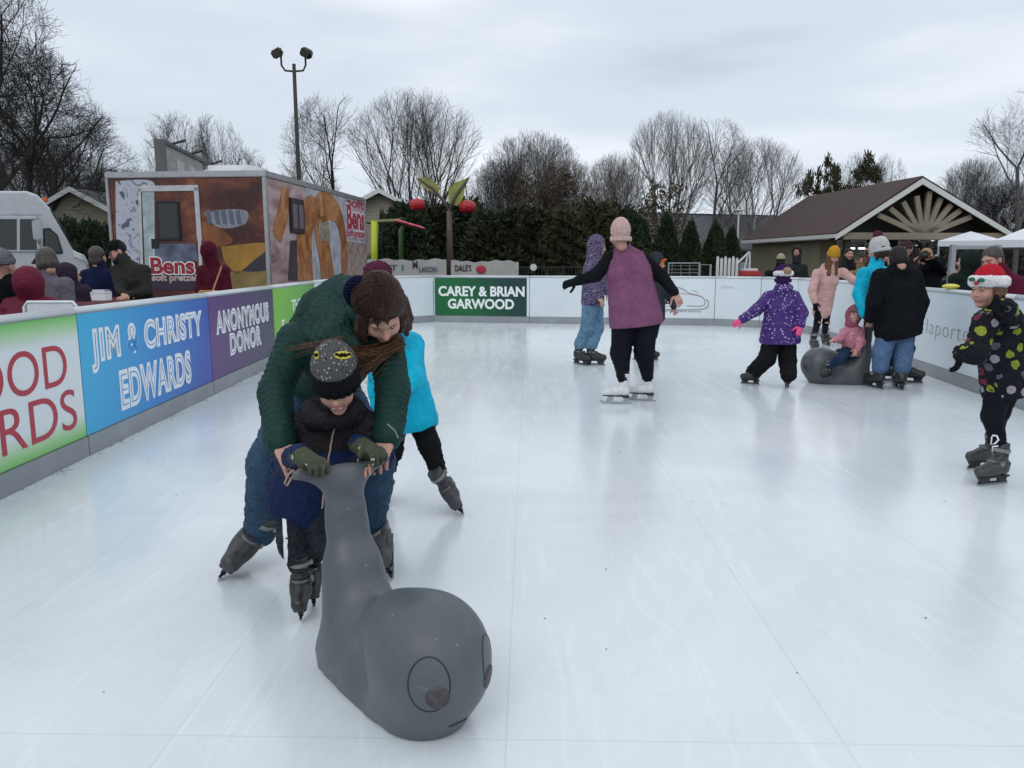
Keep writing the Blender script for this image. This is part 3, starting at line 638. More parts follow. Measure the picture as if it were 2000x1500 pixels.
for (u, v, r) in ((815, 398, .24), (913, 402, .26)):
    for du in (0,):
        c = C(u, v, 0); kk = MB(); kk.ball(c, (r * .9, r * .9, r * .75), 16, 10)
        for a_ in range(6): kk.ball(c + Vector((r * .55 * math.cos(a_ * 1.047), r * .55 * math.sin(a_ * 1.047), -.03)), (r * .55, r * .55, r * .72), 12, 8)
        k = kk.build('cherry', m_cher, ch, True)
        MB().tube([c + Vector((0, 0, r * .8)), C(821 if u < 900 else 908, 356)], .02, 6).build('stem', m_bark, k)
p = at(783, 530, 25); fl = thing('flower_sculpture', 'pink flower on a dark green pole in the spray park', 'sculpture', (p.x, 25, -.06))
def C(u, v, dy=0): q = at(u, v, 25); return Vector((q.x - p.x, dy, q.z + .06))
MB().tube([C(784, 545), C(783, 450), C(790, 440)], .075, 12).build('pole', mat('dark_green_paint', (.05, .10, .03), .5), fl, True)
petal = mat('pink_paint', (.55, .07, .12), .4)
for a_ in range(6):
    t_ = a_ * math.pi / 3; c = C(800, 438) + Vector((.24 * math.cos(t_), .24 * math.sin(t_), -.07 * math.cos(t_)))
    R = Matrix.Rotation(t_, 3, 'Z'); q = MB().ball((0, 0, 0), (.26, .15, .05), 12, 7); q.V = [tuple(R @ Vector(v) + c + Vector((0, 0, -.25 * (R @ Vector(v)).x))) for v in q.V]; q.build('petal', petal, fl, True)
p = at(731, 530, 25.5); lt = thing('canopy_post', 'lime green post carrying a flat pale green leaf canopy', 'play post', (p.x, 25.5, -.06))
def C(u, v, dy=0): q = at(u, v, 25.5); return Vector((q.x - p.x, dy, q.z + .06))
MB().tube([C(731, 560), C(731, 432)], .11, 14).build('post', mat('lime_paint', (.42, .50, .015), .4), lt, True)
MB().prism([C(705, 430), C(776, 427), C(786, 424), C(774, 432), C(706, 434)], (0, 1.3, 0)).build('canopy', mat('pale_green_paint', (.22, .27, .12), .5), lt)
p = at(815, 425, 27); 
# fence with banners
m_fence = mat('black_fence_mesh', (.010, .011, .012), .6)
fy = 28.0; xa, xb = at(700, 520, fy).x, at(1300, 520, fy).x
fe = thing('park_fence', 'low black mesh fence in front of the evergreen hedge', 'fence', (xa, fy, -.06))
q = MB(); Lf = xb - xa
for k in range(int(Lf / .12)): q.box((k * .12, 0, .1), (k * .12 + .02, .02, 1.2))
q.build('pickets', m_fence, fe)
q = MB(); [q.tube([(0, .01, z), (Lf, .01, z)], .025, 6) for z in (.15, .7, 1.22)]; q.build('rail', m_fence, fe)
for k in range(7): MB().tube([(k * Lf / 6, .01, 0), (k * Lf / 6, .01, 1.3)], .035, 8).build('post', m_fence, fe)
def fbanner(label, u0, u1, v0, v1, Y, items):
    a, b_ = at(u0, v1, Y), at(u1, v1, Y); top = at(u0, v0, Y).z
    W = b_.x - a.x; o = thing('banner', label, 'banner', (a.x, Y, a.z), 0, 'sponsor banners hung on the fence'); hgt = top - a.z
    V = []; F = []
    N = 24
    for i in range(N + 1):
        t_ = i / N; sag = .05 * math.sin(t_ * 9 + u0) * hgt + .02 * math.sin(t_ * 31)
        V += [(t_ * W, .01 * math.sin(t_ * 14), -.25), (t_ * W, .01 * math.sin(t_ * 14), hgt + sag)]
    for i in range(N): F.append((2 * i, 2 * i + 2, 2 * i + 3, 2 * i + 1))
    c = mkmesh('cloth', V, F, mat('banner_vinyl', (.40, .40, .38), .6, vs=3), o); c.modifiers.new('s', 'SOLIDIFY').thickness = .004
    for it, m in items: lettering(o, [dict(s=it[0], x0=it[1] * W, w=it[2] * W, z0=it[3] * hgt, h=it[4] * hgt, off=.02, y=-.02)], m)
    return o
m_nav = mat('navy_print', (.05, .06, .12), .5)
fbanner('pale sponsor banner on the fence lettered LARSON', 716, 872, 507, 533, 24.5, [(('M', .58, .06, .35, .55), m_nav), (('LARSON', .66, .22, .05, .4), m_nav), (('T I', .30, .16, .2, .4), mat('teal_print', (.04, .15, .15), .5))])
o = fbanner('pale sponsor banner with a red apple and DALE\'S oval on the fence', 881, 1013, 510, 540, 24.5, [(('DALE\'S', .06, .24, .35, .4), m_black)])
q = MB(); q.ball((2.16 * .44, -.03, .22), (.16, .012, .13), 14, 8); q.build('apple', m_red_letter, o)
p = at(1042, 522, 25); o = thing('round_sign', 'small round white sign on the dark fence', 'sign', (p.x, 25, -.06))
MB().tube([(0, 0, p.z + .06), (0, .03, p.z + .06)], .11, 18).build('plate', m_trimw, o); MB().tube([(0, .02, 0), (0, .02, p.z)], .02, 6).build('post', m_fence, o)
def tgate(label, u0, u1, v0, Y, grid):
    a, b_ = at(u0, v0, Y), at(u1, v0, Y); o = thing('metal_gate', label, 'gate', (a.x, Y, -.05), 0, 'galvanised gates'); W = b_.x - a.x; z = a.z + .05
    q = MB(); q.tube([(0, 0, 0), (0, 0, z), (W, 0, z), (W, 0, 0)], .03, 6); q.build('frame', m_alu, o)
    if grid:
        q = MB(); [q.tube([(0, 0, k), (W, 0, k)], .008, 4) for k in np.arange(.3, z, .1)]; [q.tube([(k, 0, .2), (k, 0, z)], .008, 4) for k in np.arange(.1, W, .25)]; q.build('grille', m_alu, o)
tgate('galvanised gate with grille behind the plum vest skater', 1306, 1366, 514, 22, True)
tgate('open galvanised gate frame beside the grille gate', 1367, 1388, 517, 22, False)
p = at(1398, 540, 24); o = thing('picket_fence', 'short white picket fence beside the shelter wall', 'fence', (p.x, 24, -.05)); hh = at(1398, 503, 24).z + .05
for k in range(6): MB().prism([(k * .12, 0, 0), (k * .12 + .085, 0, 0), (k * .12 + .085, 0, hh - .05 * (k % 2)), (k * .12 + .04, 0, hh + .05 - .05 * (k % 2)), (k * .12, 0, hh - .05 * (k % 2))], (0, .02, 0)).build('picket', m_trimw, o)
MB().box((0, .022, .4), (.7, .05, .5)).build('rail', m_trimw, o)
p = at(1452, 540, 23); o = thing('sandwich_board', 'white framed easel with a red box beside the shelter wall', 'easel', (p.x, 23, -.05)); hh = at(1452, 492, 23).z + .05
q = MB(); q.tube([(-.25, 0, 0), (.12, .0, hh)], .025, 6); q.tube([(.2, 0, 0), (.16, 0, hh)], .025, 6); q.tube([(-.22, -.02, hh - .35), (.14, -.02, hh)], .03, 6); q.build('frame', m_trimw, o)
MB().box((-.12, .02, .6), (.18, .05, hh - .3)).build('panel', mat('grey_panel', (.2, .24, .27), .5), o)
o = thing('red_crate', 'small red and white crate beside the picket fence', 'crate', (p.x + .05, 22.6, -.05)); MB().box((-.28, -.2, 1.0), (.28, .2, 1.15), bev=.02).build('crate_body', mat('red_plastic', (.4, .03, .03), .5), o)
MB().box((-.27, -.21, .55), (.27, .19, .98), bev=.02).build('stack_base', mat('cardboard', (.3, .2, .12), .8), o); MB().box((-.2, -.15, 1.15), (.2, .1, 1.22), bev=.01).build('lid', m_trimw, o)

# ------------------------------------------------------------------ trees
def seg_mesh(S_, n):
    """S_: array (k,8) ax ay az bx by bz ra rb -> open prisms"""
    S_ = np.asarray(S_); a = S_[:, :3]; b = S_[:, 3:6]; d = b - a; d /= np.linalg.norm(d, axis=1)[:, None] + 1e-9
    up = np.where(np.abs(d[:, 2:3]) < .9, np.array([[0, 0, 1.]]), np.array([[1., 0, 0]])); e1 = np.cross(d, up); e1 /= np.linalg.norm(e1, axis=1)[:, None]; e2 = np.cross(d, e1)
    V = []
    for k in range(n):
        t = 2 * math.pi * k / n; o = e1 * math.cos(t) + e2 * math.sin(t); V.append(a + o * S_[:, 6:7]); V.append(b + o * S_[:, 7:8])
    V = np.stack(V, 1).reshape(-1, 3); base = np.arange(len(S_)) * 2 * n
    F = [np.stack([base + 2 * k, base + 2 * ((k + 1) % n), base + 2 * ((k + 1) % n) + 1, base + 2 * k + 1], 1) for k in range(n)]
    return V, np.concatenate(F)
def grow(seed, h, spread=.5, env=(.6, .42, .42), lf=(.5, .72), stems=1, fork=.3, levels=5, twig=.006, dens=1., r0=None, gnarl=.25, droop=0.):
    R = random.Random(seed); big, small = [], []
    r0 = r0 or h * .018
    def branch(p, d, L, r, lv):
        n = 5 if lv < 2 else (4 if lv < 4 else 3); step = L / n; rr = r
        for i in range(n):
            wob = gnarl * (.5 + .25 * lv); d = (d + Vector((R.gauss(0, 1), R.gauss(0, 1), R.gauss(0, .7))) * wob * .35 + Vector((0, 0, .10 if lv < 3 else .05 - droop))).normalized()
            q = p + d * step; r2 = max(twig * .6, rr * (.9 if lv == 0 else .84))
            if lv >= 1 and (q.x * q.x + q.y * q.y) / (env[1] * h) ** 2 + ((q.z - env[0] * h) / (env[2] * h)) ** 2 > 1 + R.uniform(-.12, .12): return
            (big if lv < 2 else small).append((*p, *q, rr, r2)); p = q; rr = r2
            if lv < levels:
                nb = (1 if i < n - 1 else 2) + (1 if lv >= 2 and R.random() < .35 * dens else 0)
                if lv == 0 and (i + 1) / n < fork: nb = 0
                for _ in range(nb):
                    a = R.uniform(0, 2 * math.pi); s_ = Vector((math.cos(a), math.sin(a), 0)); s_ = (s_ - d * s_.dot(d)).normalized()
                    nd = (d * math.cos(spread) + s_ * math.sin(spread) * R.uniform(.7, 1.2)).normalized()
                    branch(q, nd, L * R.uniform(*lf), rr * R.uniform(.5, .7), lv + 1)
    for s_ in range(stems):
        a = s_ * 2 * math.pi / max(1, stems) + R.random() * .6; lean = 0 if stems == 1 else R.uniform(.22, .5)
        branch(Vector((0, 0, -.1)), Vector((math.cos(a) * lean, math.sin(a) * lean, 1)).normalized(), h * (.62 if stems == 1 else .6), r0 / (stems ** .4), 0)
    return big, small
TREE_DATA = {}
def tree_proto(key, **k):
    b, s_ = grow(**k); V1, F1 = seg_mesh(b, 7); V2, F2 = seg_mesh(s_, 3); ht = max(V2[:, 2].max(), V1[:, 2].max())
    wd = np.percentile(np.hypot(V2[:, 0], V2[:, 1]), 97); print('TREE', key, len(b), len(s_), round(wd, 2), round(ht, 2)); TREE_DATA[key] = (V1, F1, V2, F2, ht, wd, {})
def tree(key, label, u, vt, Y, w_px, bark, name='bare_tree', rz=0., group='bare winter trees behind the park', ub=None):
    V1, F1, V2, F2, ht, wd, cache = TREE_DATA[key]
    p = at(u, 500, Y); z = at(u, vt, Y).z; o = thing(name, label, 'tree', (p.x, Y, -.06), rz, group)
    hw_ = w_px / 2 / 1500 * Y; sx = hw_ / wd; sz = z / ht
    if bark.name not in cache:
        t1 = mkmesh('trunk', V1, F1, bark, o, smooth=True); t2 = mkmesh('crown', V2, F2, bark, o); cache[bark.name] = (t1.data, t2.data)
    else:
        for nm, dt in zip(('trunk', 'crown'), cache[bark.name]): c = link(bpy.data.objects.new(nm, dt)); c.parent = o
    o.scale = (sx, sx, sz); return o
def barkm(name, c): return mat(name, c, .9, var=.35, vs=3)
bk1, bk2, bk3, bk4 = barkm('dark_bark', (.030, .027, .026)), barkm('grey_bark', (.085, .078, .075)), barkm('brown_twigs', (.075, .055, .042)), barkm('pale_twigs', (.17, .16, .165))
tree_proto('oak', seed=5, h=11, spread=.8, fork=.25, levels=5, gnarl=.42, dens=1.6, twig=.010, r0=.26, env=(.55, .46, .5))
tree_proto('maple', seed=11, h=11, spread=.7, fork=.35, levels=5, gnarl=.26, dens=.7, twig=.007, r0=.2, env=(.62, .40, .40))
tree_proto('vase', seed=21, h=11, spread=.5, stems=6, fork=.25, levels=4, gnarl=.2, dens=1.3, twig=.008, r0=.24, env=(.58, .46, .46))
tree_proto('brush', seed=33, h=8, spread=.55, stems=9, fork=.1, levels=4, gnarl=.3, dens=.35, twig=.009, r0=.12, env=(.5, .62, .62))
tree_proto('small', seed=44, h=8, spread=.65, stems=3, fork=.25, levels=4, gnarl=.32, dens=.6, twig=.011, r0=.15, env=(.6, .42, .42))
T = tree
T('oak', 'huge dark bare tree filling the upper left corner', 5, -70, 30, 400, bk1, rz=1.0)
T('oak', 'dark twiggy bare tree rising behind the delivery van', 62, 60, 34, 300, bk1, rz=3.3)
T('maple', 'dark bare tree right behind the corner tree at far left', 105, 150, 40, 260, bk1, rz=2.0)
T('oak', 'bare tree behind the step van, its twigs over the beige gable', 175, 235, 48, 220, bk1, rz=4.0)
T('brush', 'low dark leafless thicket behind the step van roof', 60, 255, 52, 330, bk1, rz=.5)
T('brush', 'low leafless thicket behind the left house', 240, 320, 60, 200, bk2, rz=2.5)
T('small', 'small bare tree left of the scoreboard top', 350, 208, 62, 130, bk2, rz=0)
T('small', 'small dense bare tree behind the scoreboard', 432, 215, 60, 110, bk2, rz=1.6)
T('small', 'thin bare sapling at the right end of the scoreboard', 492, 280, 60, 100, bk2, rz=3.)
T('maple', 'bare tree with one stout trunk right of the floodlight pole', 662, 172, 44, 190, bk1, rz=.3)
T('vase', 'broad vase shaped bare tree with many spreading stems', 815, 165, 45, 250, bk2, rz=.8)
T('small', 'bare tree low between the trailer and the house', 610, 300, 52, 120, bk2, rz=.8)
T('brush', 'dense grey bush tree left of centre above the hedge', 1040, 248, 44, 200, bk2, rz=.2)
T('brush', 'dark leafless shrub behind the cherry sculpture', 975, 300, 42, 130, bk1, rz=1.4)
T('brush', 'leafless shrub with red brown twigs above the hedge centre', 1100, 300, 40, 150, bk3, rz=2.2)
T('brush', 'brown leafless shrub left of the tall twin trees', 1200, 290, 43, 130, bk3, rz=3.7)
T('vase', 'tall bare tree with upright stems left of centre right', 1300, 208, 48, 170, bk2, rz=2.0)
T('maple', 'tall bare tree leaning right beside the upright stems', 1385, 222, 50, 150, bk2, rz=2.6)
T('vase', 'pale fine twigged tree behind the grey roof', 1470, 262, 56, 190, bk4, rz=4.0)
T('small', 'small bare tree rising over the shelter ridge', 1722, 292, 60, 70, bk2, rz=1.)
T('small', 'bare tree among the tufted pines', 1665, 290, 62, 90, bk2, rz=2.2)
T('brush', 'bare bushy tree right of the shelter gable', 1890, 298, 50, 140, bk2, rz=1.2)
T('maple', 'tall bare tree at the right edge of the view', 1985, 158, 44, 210, bk2, rz=3.9)
T('brush', 'dark low thicket behind the right eave of the shelter', 1960, 345, 48, 160, bk1, rz=5.)

# ------------------------------------------------------------------ evergreens
def leaves(seed, n, shape, size, R=None):
    """n small leaf tufts spread through a volume: shape(rng,n)-> points, outward dirs"""
    rng = np.random.default_rng(seed); P, Dn = shape(rng, n)
    t = rng.normal(size=(n, 3)); a = Dn + .7 * t; a /= np.linalg.norm(a, axis=1)[:, None]; b = np.cross(a, rng.normal(size=(n, 3))); b /= np.linalg.norm(b, axis=1)[:, None]
    s_ = size * rng.uniform(.6, 1.5, (n, 1)); V = np.stack([P - b * s_ * .3, P + a * s_ - b * s_ * .12, P + a * s_ * 1.15 + b * s_ * .12, P + b * s_ * .3], 1).reshape(-1, 3)
    return V, np.arange(4 * n).reshape(n, 4)
def cone_shape(h, r, lump=.25, pw=.75):
    def f(rng, n):
        z = rng.power(1.0, n) ; z = 1 - np.sqrt(rng.uniform(0, 1, n)); th = rng.uniform(0, 2 * np.pi, n)
        prof = (1 - z) ** pw * np.clip(z * 8 + .35, 0, 1); lm = 1 + lump * np.sin(th * 5 + z * 17) * np.sin(z * 23 + th * 2) + lump * .6 * np.sin(th * 3 - z * 9)
        rr = r * prof * lm * rng.uniform(.55, 1.0, n) ** .5; P = np.stack([rr * np.cos(th), rr * np.sin(th), z * h], 1)
        Dn = np.stack([np.cos(th), np.sin(th), np.full(n, .8)], 1); return P, Dn
    return f
def leafm(name, lo, hi):
    n = NT(name); n.set(n.ramp(n.noise(1.6, 6, .75), [(.3, lo), (.7, hi)]), .8, 0, .3); return n.m
lf1, lf2 = leafm('arborvitae_leaf', (.012, .024, .012), (.046, .070, .032)), leafm('hedge_leaf', (.014, .020, .011), (.055, .062, .030))
lf3 = leafm('olive_leaf', (.03, .035, .016), (.075, .07, .035))
EV = {}
def evergreen(label, u, vt, Y, w_px, m=lf1, key=0, group='evergreens in the hedge', name='evergreen_tree', vb=None):
    p = at(u, 500, Y); z = at(u, vt, Y).z; o = thing(name, label, 'tree', (p.x, Y, -.06), (u * 7.3) % 6.28, group)
    k = (key, m.name)
    if k not in EV:
        V, F = leaves(key + 7, 15000, cone_shape(1., .5, .22, .42 if key < 3 else .75), .055); c = mkmesh('crown', V, F, m, o)
        t = MB().tube([(0, 0, 0), (0, 0, .9)], [.045, .01], 8).build('trunk', bk1, o); EV[k] = (c.data, t.data)
    else:
        for nm, dt in zip(('crown', 'trunk'), EV[k]): c = link(bpy.data.objects.new(nm, dt)); c.parent = o
    wv = w_px / 1500 * Y; o.scale = (wv, wv, z + .06)
    return o
ords = ['first', 'second', 'third', 'fourth', 'fifth', 'sixth', 'seventh', 'eighth', 'ninth', 'tenth', 'eleventh', 'twelfth', 'thirteenth']
us = [(800, 405, 90), (850, 412, 95), (905, 400, 100), (958, 424, 90), (1005, 418, 100), (1058, 415, 100), (1110, 424, 90), (1160, 405, 90), (1205, 412, 80)]
for i, (u, v, w_) in enumerate(us):
    evergreen('dense dark evergreen in the long hedge, %s counting right from the flower sculpture' % ords[i], u, v - 12, 31 + (i % 3) * .6, w_ * 1.75, [lf1, lf2, lf1, lf2, lf2, lf3, lf3, lf3, lf1][i], i % 3)
for i, (u, v, w_) in enumerate([(1252, 428, 60), (1300, 418, 62), (1348, 432, 56), (1396, 436, 62), (1428, 445, 50)]):
    evergreen('cone shaped arborvitae before the grey roof, %s counting from its left end' % ords[i], u, v, 34, w_ * 1.25, lf1, 3 + i % 2)
for i, (u, v, w_) in enumerate([(135, 425, 75), (180, 430, 70), (205, 436, 60)]):
    evergreen('dark evergreen before the left house, %s from the step van' % ords[i], u, v, 27, w_ * 1.3, lf1, i)
evergreen('green evergreen between the small house and the cherry sculpture', 800, 400, 34, 34, lf1, 1)
evergreen('small evergreen before the window of the small house', 748, 410, 33, 22, lf1, 2)
# tufted pines behind the shelter
def tuft(rng, n):
    c = np.clip(rng.normal(size=(17, 3)), -1.4, 1.4) * [.28, .28, .17] + [0, 0, .72]; k = rng.integers(0, 17, n); d = rng.normal(size=(n, 3)); d /= np.linalg.norm(d, axis=1)[:, None]
    return c[k] + d * rng.uniform(.0, .13, (n, 1)) * [1.1, 1.1, .5], d
Vp, Fp = leaves(3, 3000, tuft, .035)
pd = None
for i, (lab, u, v, w_) in enumerate([('tufted pine tree, leftmost behind the shelter roof', 1578, 335, 60), ('open tufted pine in the middle behind the shelter roof', 1612, 305, 60), ('dense dark pine tree closest to the shelter ridge', 1672, 302, 80)]):
    p = at(u, 500, 58); o = thing('pine_tree', lab, 'tree', (p.x, 58, -.06), i * 1.7, 'pines behind the shelter')
    if pd is None: pd = (mkmesh('crown', Vp, Fp, lf3, o).data, MB().tube([(0, 0, 0), (.02, 0, .5), (0, 0, .95)], [.03, .02, .006], 8).build('trunk', bk1, o).data)
    else:
        for nm, dt in zip(('crown', 'trunk'), pd): c = link(bpy.data.objects.new(nm, dt)); c.parent = o
    o.scale = (w_ / 1500 * 58, w_ / 1500 * 58, at(u, v, 58).z)
# far undergrowth that closes the gaps under the trees
rng = np.random.default_rng(9); n_ = 26000
def wood(rng, n):
    x = rng.uniform(-75, 75, n); y = 64 + rng.uniform(0, 14, n); hh = 3.2 + 1.6 * np.sin(x * .21) + 1.2 * np.sin(x * .57 + 1) + .8 * np.sin(x * 1.7)
    z = rng.uniform(0, 1, n) ** .8 * hh; return np.stack([x, y, z], 1), rng.normal(size=(n, 3)) + [0, 0, 1]
V, F = leaves(8, n_, wood, .55); o = mkmesh('far_brush', V, F, barkm('far_brush', (.05, .046, .045)))
tag(o, 'band of grey brown brush far behind the trees', 'undergrowth', kind='stuff')
# sparse leaf litter and fine twigs inside the middle thicket
def mid(rng, n):
    x = rng.uniform(-2, 8.5, n); y = 38 + rng.uniform(0, 3, n); hh = 4.6 + 1.1 * np.sin(x * .9) + .5 * np.sin(x * 2.9); z = rng.uniform(.2, 1, n) * hh; return np.stack([x, y, z], 1), rng.normal(size=(n, 3)) + [0, 0, .6]
V, F = leaves(18, 9000, mid, .14); o = mkmesh('dry_brush', V, F, leafm('dry_leaf', (.03, .025, .018), (.11, .085, .05)))
tag(o, 'dry brown leaves and brush behind the evergreen hedge', 'undergrowth', kind='stuff')
# ------------------------------------------------------------------ smooth solids for bodies, clothes and the skating aids
A = lambda *v: np.array(v, np.float32)
def nrm(v): v = np.asarray(v, np.float32); return v / (np.linalg.norm(v) + 1e-9)
def noise3(P, freq, seed):
    r = np.random.default_rng(seed); q = P * freq; out = np.zeros(len(P), np.float32)
    for i in range(4):
        w = r.normal(size=(3, 3)).astype(np.float32); ph = r.uniform(0, 6.28, 3).astype(np.float32)
        s_ = np.sin(q @ w.T + ph); out += s_[:, 0] * s_[:, 1] + .5 * s_[:, 2]; q = q * 1.7 + s_ * .5
    return out * .25
class Sh:
    def __init__(s, k=.03): s.p = []; s.k = k; s.disp = None; s.cuts = []
    def cone(s, a, b, r1, r2, k=None, flat=None, puff=None, op='u'):
        s.p.append(('c', np.asarray(a, np.float32), np.asarray(b, np.float32), r1, r2, s.k if k is None else k, flat, puff, op)); return s
    def chain(s, pts, rs, **kw):
        for i in range(len(pts) - 1): s.cone(pts[i], pts[i + 1], rs[i], rs[i + 1], **kw)
        return s
    def ell(s, c, r, R=None, k=None, op='u'):
        s.p.append(('e', np.asarray(c, np.float32), np.asarray(r, np.float32), None if R is None else np.asarray(R, np.float32), s.k if k is None else k, op)); return s
    def box(s, c, h, rnd, R=None, k=None, op='u'):
        s.p.append(('b', np.asarray(c, np.float32), np.asarray(h, np.float32), rnd, None if R is None else np.asarray(R, np.float32), s.k if k is None else k, op)); return s
    def cut(s, p0, n): s.cuts.append((np.asarray(p0, np.float32), nrm(n))); return s
    def one(s, q, P):
        if q[0] == 'c':
            _, a, b, r1, r2, k, flat, puff, op = q; ba = b - a; pa = P - a; t = np.clip(pa @ ba / max(1e-9, ba @ ba), 0, 1); v = pa - t[:, None] * ba
            if flat is not None: n, f = flat; n = nrm(n); c = v @ n; v = v + (c * (1 / f - 1))[:, None] * n
            r = r1 + (r2 - r1) * t
            if puff is not None: r = r + puff[1] * (np.abs(np.sin(np.pi * puff[0] * t)) - .6)
            return np.sqrt((v * v).sum(1)) - r, k, op
        if q[0] == 'e':
            _, c, r, R, k, op = q; v = P - c
            if R is not None: v = v @ R
            k0 = np.sqrt(((v / r) ** 2).sum(1)); k1 = np.sqrt(((v / r ** 2) ** 2).sum(1)) + 1e-6; return k0 * (k0 - 1) / k1, k, op
        _, c, h, rnd, R, k, op = q; v = P - c
        if R is not None: v = v @ R
        w = np.abs(v) - (h - rnd); return np.sqrt((np.maximum(w, 0) ** 2).sum(1)) + np.minimum(w.max(1), 0) - rnd, k, op
    def bounds(s):
        lo = A(9e9, 9e9, 9e9); hi = -lo
        for q in s.p:
            if q[-1] == 's': continue
            if q[0] == 'c':
                m = max(q[3], q[4]) * (max(1, q[6][1]) if q[6] is not None else 1) + .02; pts = (q[1] - m, q[2] - m, q[1] + m, q[2] + m)
            else: m = float(np.linalg.norm(q[2])) if q[3 if q[0] == 'e' else 4] is not None else q[2]; pts = (q[1] - m, q[1] + m)
            for p in pts: lo = np.minimum(lo, p); hi = np.maximum(hi, p)
        return lo - .03, hi + .03
    def __call__(s, P):
        d = np.full(len(P), 9., np.float32)
        for q in s.p:
            e, k, op = s.one(q, P)
            if op == 'u':
                h = np.maximum(k - np.abs(d - e), 0) / k; d = np.minimum(d, e) - h * h * k * .25
            else:
                h = np.maximum(k - np.abs(d + e), 0) / k; d = np.maximum(d, -e) + h * h * k * .25
        if s.disp is not None:
            m = np.abs(d) < .08
            if m.any(): d[m] += s.disp(P[m])
        for p0, n in s.cuts: d = np.maximum(d, (P - p0) @ n)
        return d
CORN = np.array([(i, j, k) for i in (0, 1) for j in (0, 1) for k in (0, 1)])
def nets(f, h, lo=None, hi=None):
    if lo is None: lo, hi = f.bounds()
    lo = np.asarray(lo, np.float32); n = np.ceil((np.asarray(hi) - lo) / h / 8).astype(int) + 1; n = np.maximum(n, 1)
    B = 8; I = np.stack(np.meshgrid(*[np.arange(m) for m in n], indexing='ij'), -1).reshape(-1, 3)
    cen = lo + (I * B + B / 2) * h; dc = f(cen.astype(np.float32)); act = np.abs(dc) < B * h * .87 * 2.1 + .02
    D = np.ones(tuple(n * B), np.float32)
    for ii in I[~act & (dc < 0)]: D[ii[0] * B:ii[0] * B + B, ii[1] * B:ii[1] * B + B, ii[2] * B:ii[2] * B + B] = -1
    loc = np.stack(np.meshgrid(*[np.arange(B)] * 3, indexing='ij'), -1).reshape(-1, 3); Ia = I[act]
    for c0 in range(0, len(Ia), 400):
        g = (Ia[c0:c0 + 400, None, :] * B + loc[None]).reshape(-1, 3); D[g[:, 0], g[:, 1], g[:, 2]] = f((lo + g * h).astype(np.float32))
    S_ = D < 0; X, Y, Z = D.shape
    cnt = np.zeros((X - 1, Y - 1, Z - 1), np.int8)
    for c in CORN: cnt += S_[c[0]:X - 1 + c[0], c[1]:Y - 1 + c[1], c[2]:Z - 1 + c[2]]
    cells = np.argwhere((cnt > 0) & (cnt < 8)); idx = np.full(cnt.shape, -1, np.int32); idx[tuple(cells.T)] = np.arange(len(cells))
    acc = np.zeros((len(cells), 3)); num = np.zeros(len(cells))
    for a in range(3):
        for c in CORN:
            if c[a]: continue
            c2 = c.copy(); c2[a] = 1; p = cells + c; q = cells + c2; d0 = D[tuple(p.T)]; d1 = D[tuple(q.T)]; m = (d0 < 0) != (d1 < 0)
            t = d0[m] / (d0[m] - d1[m]); acc[m] += p[m] + t[:, None] * (c2 - c); num[m] += 1
    V = lo + acc / num[:, None] * h; Q = []
    for a in range(3):
        s0 = [slice(None)] * 3; s1 = [slice(None)] * 3; s0[a] = slice(0, -1); s1[a] = slice(1, None)
        A0 = S_[tuple(s0)]; ed = np.argwhere(A0 != S_[tuple(s1)]); b, c = [(1, 2), (2, 0), (0, 1)][a]
        ok = (ed[:, b] > 0) & (ed[:, c] > 0) & (ed[:, b] < D.shape[b] - 1) & (ed[:, c] < D.shape[c] - 1); ed = ed[ok]; eb = np.eye(3, dtype=int)
        q = np.stack([idx[tuple((ed - eb[b] - eb[c]).T)], idx[tuple((ed - eb[c]).T)], idx[tuple(ed.T)], idx[tuple((ed - eb[b]).T)]], 1)
        fl = A0[tuple(ed.T)]; q[~fl] = q[~fl][:, ::-1]; Q.append(q)
    return V, np.concatenate(Q)
def solid(sh, name, mats, parent, h, mi=None, extra=None):
    V, F = nets(sh, h)
    for sh2, h2 in (extra or []):
        V2, F2 = nets(sh2, h2); F = np.concatenate([F, F2 + len(V)]); V = np.concatenate([V, V2])
    m = mi(V[F].mean(1)) if mi else None; off = np.zeros(3); q = parent
    while q is not None: off += np.array(q.location); q = q.parent
    return mkmesh(name, V - off, F.astype(np.int32), mats, parent, m, True)
def wrinkle(amp, freq, seed, st=(1, 1, 1)):
    st = A(*st); return lambda P: amp * (.8 * noise3(P * st, freq, seed) + .9 * (np.abs(noise3(P * st, freq * 2.6, seed + 5)) * 2 - .5))

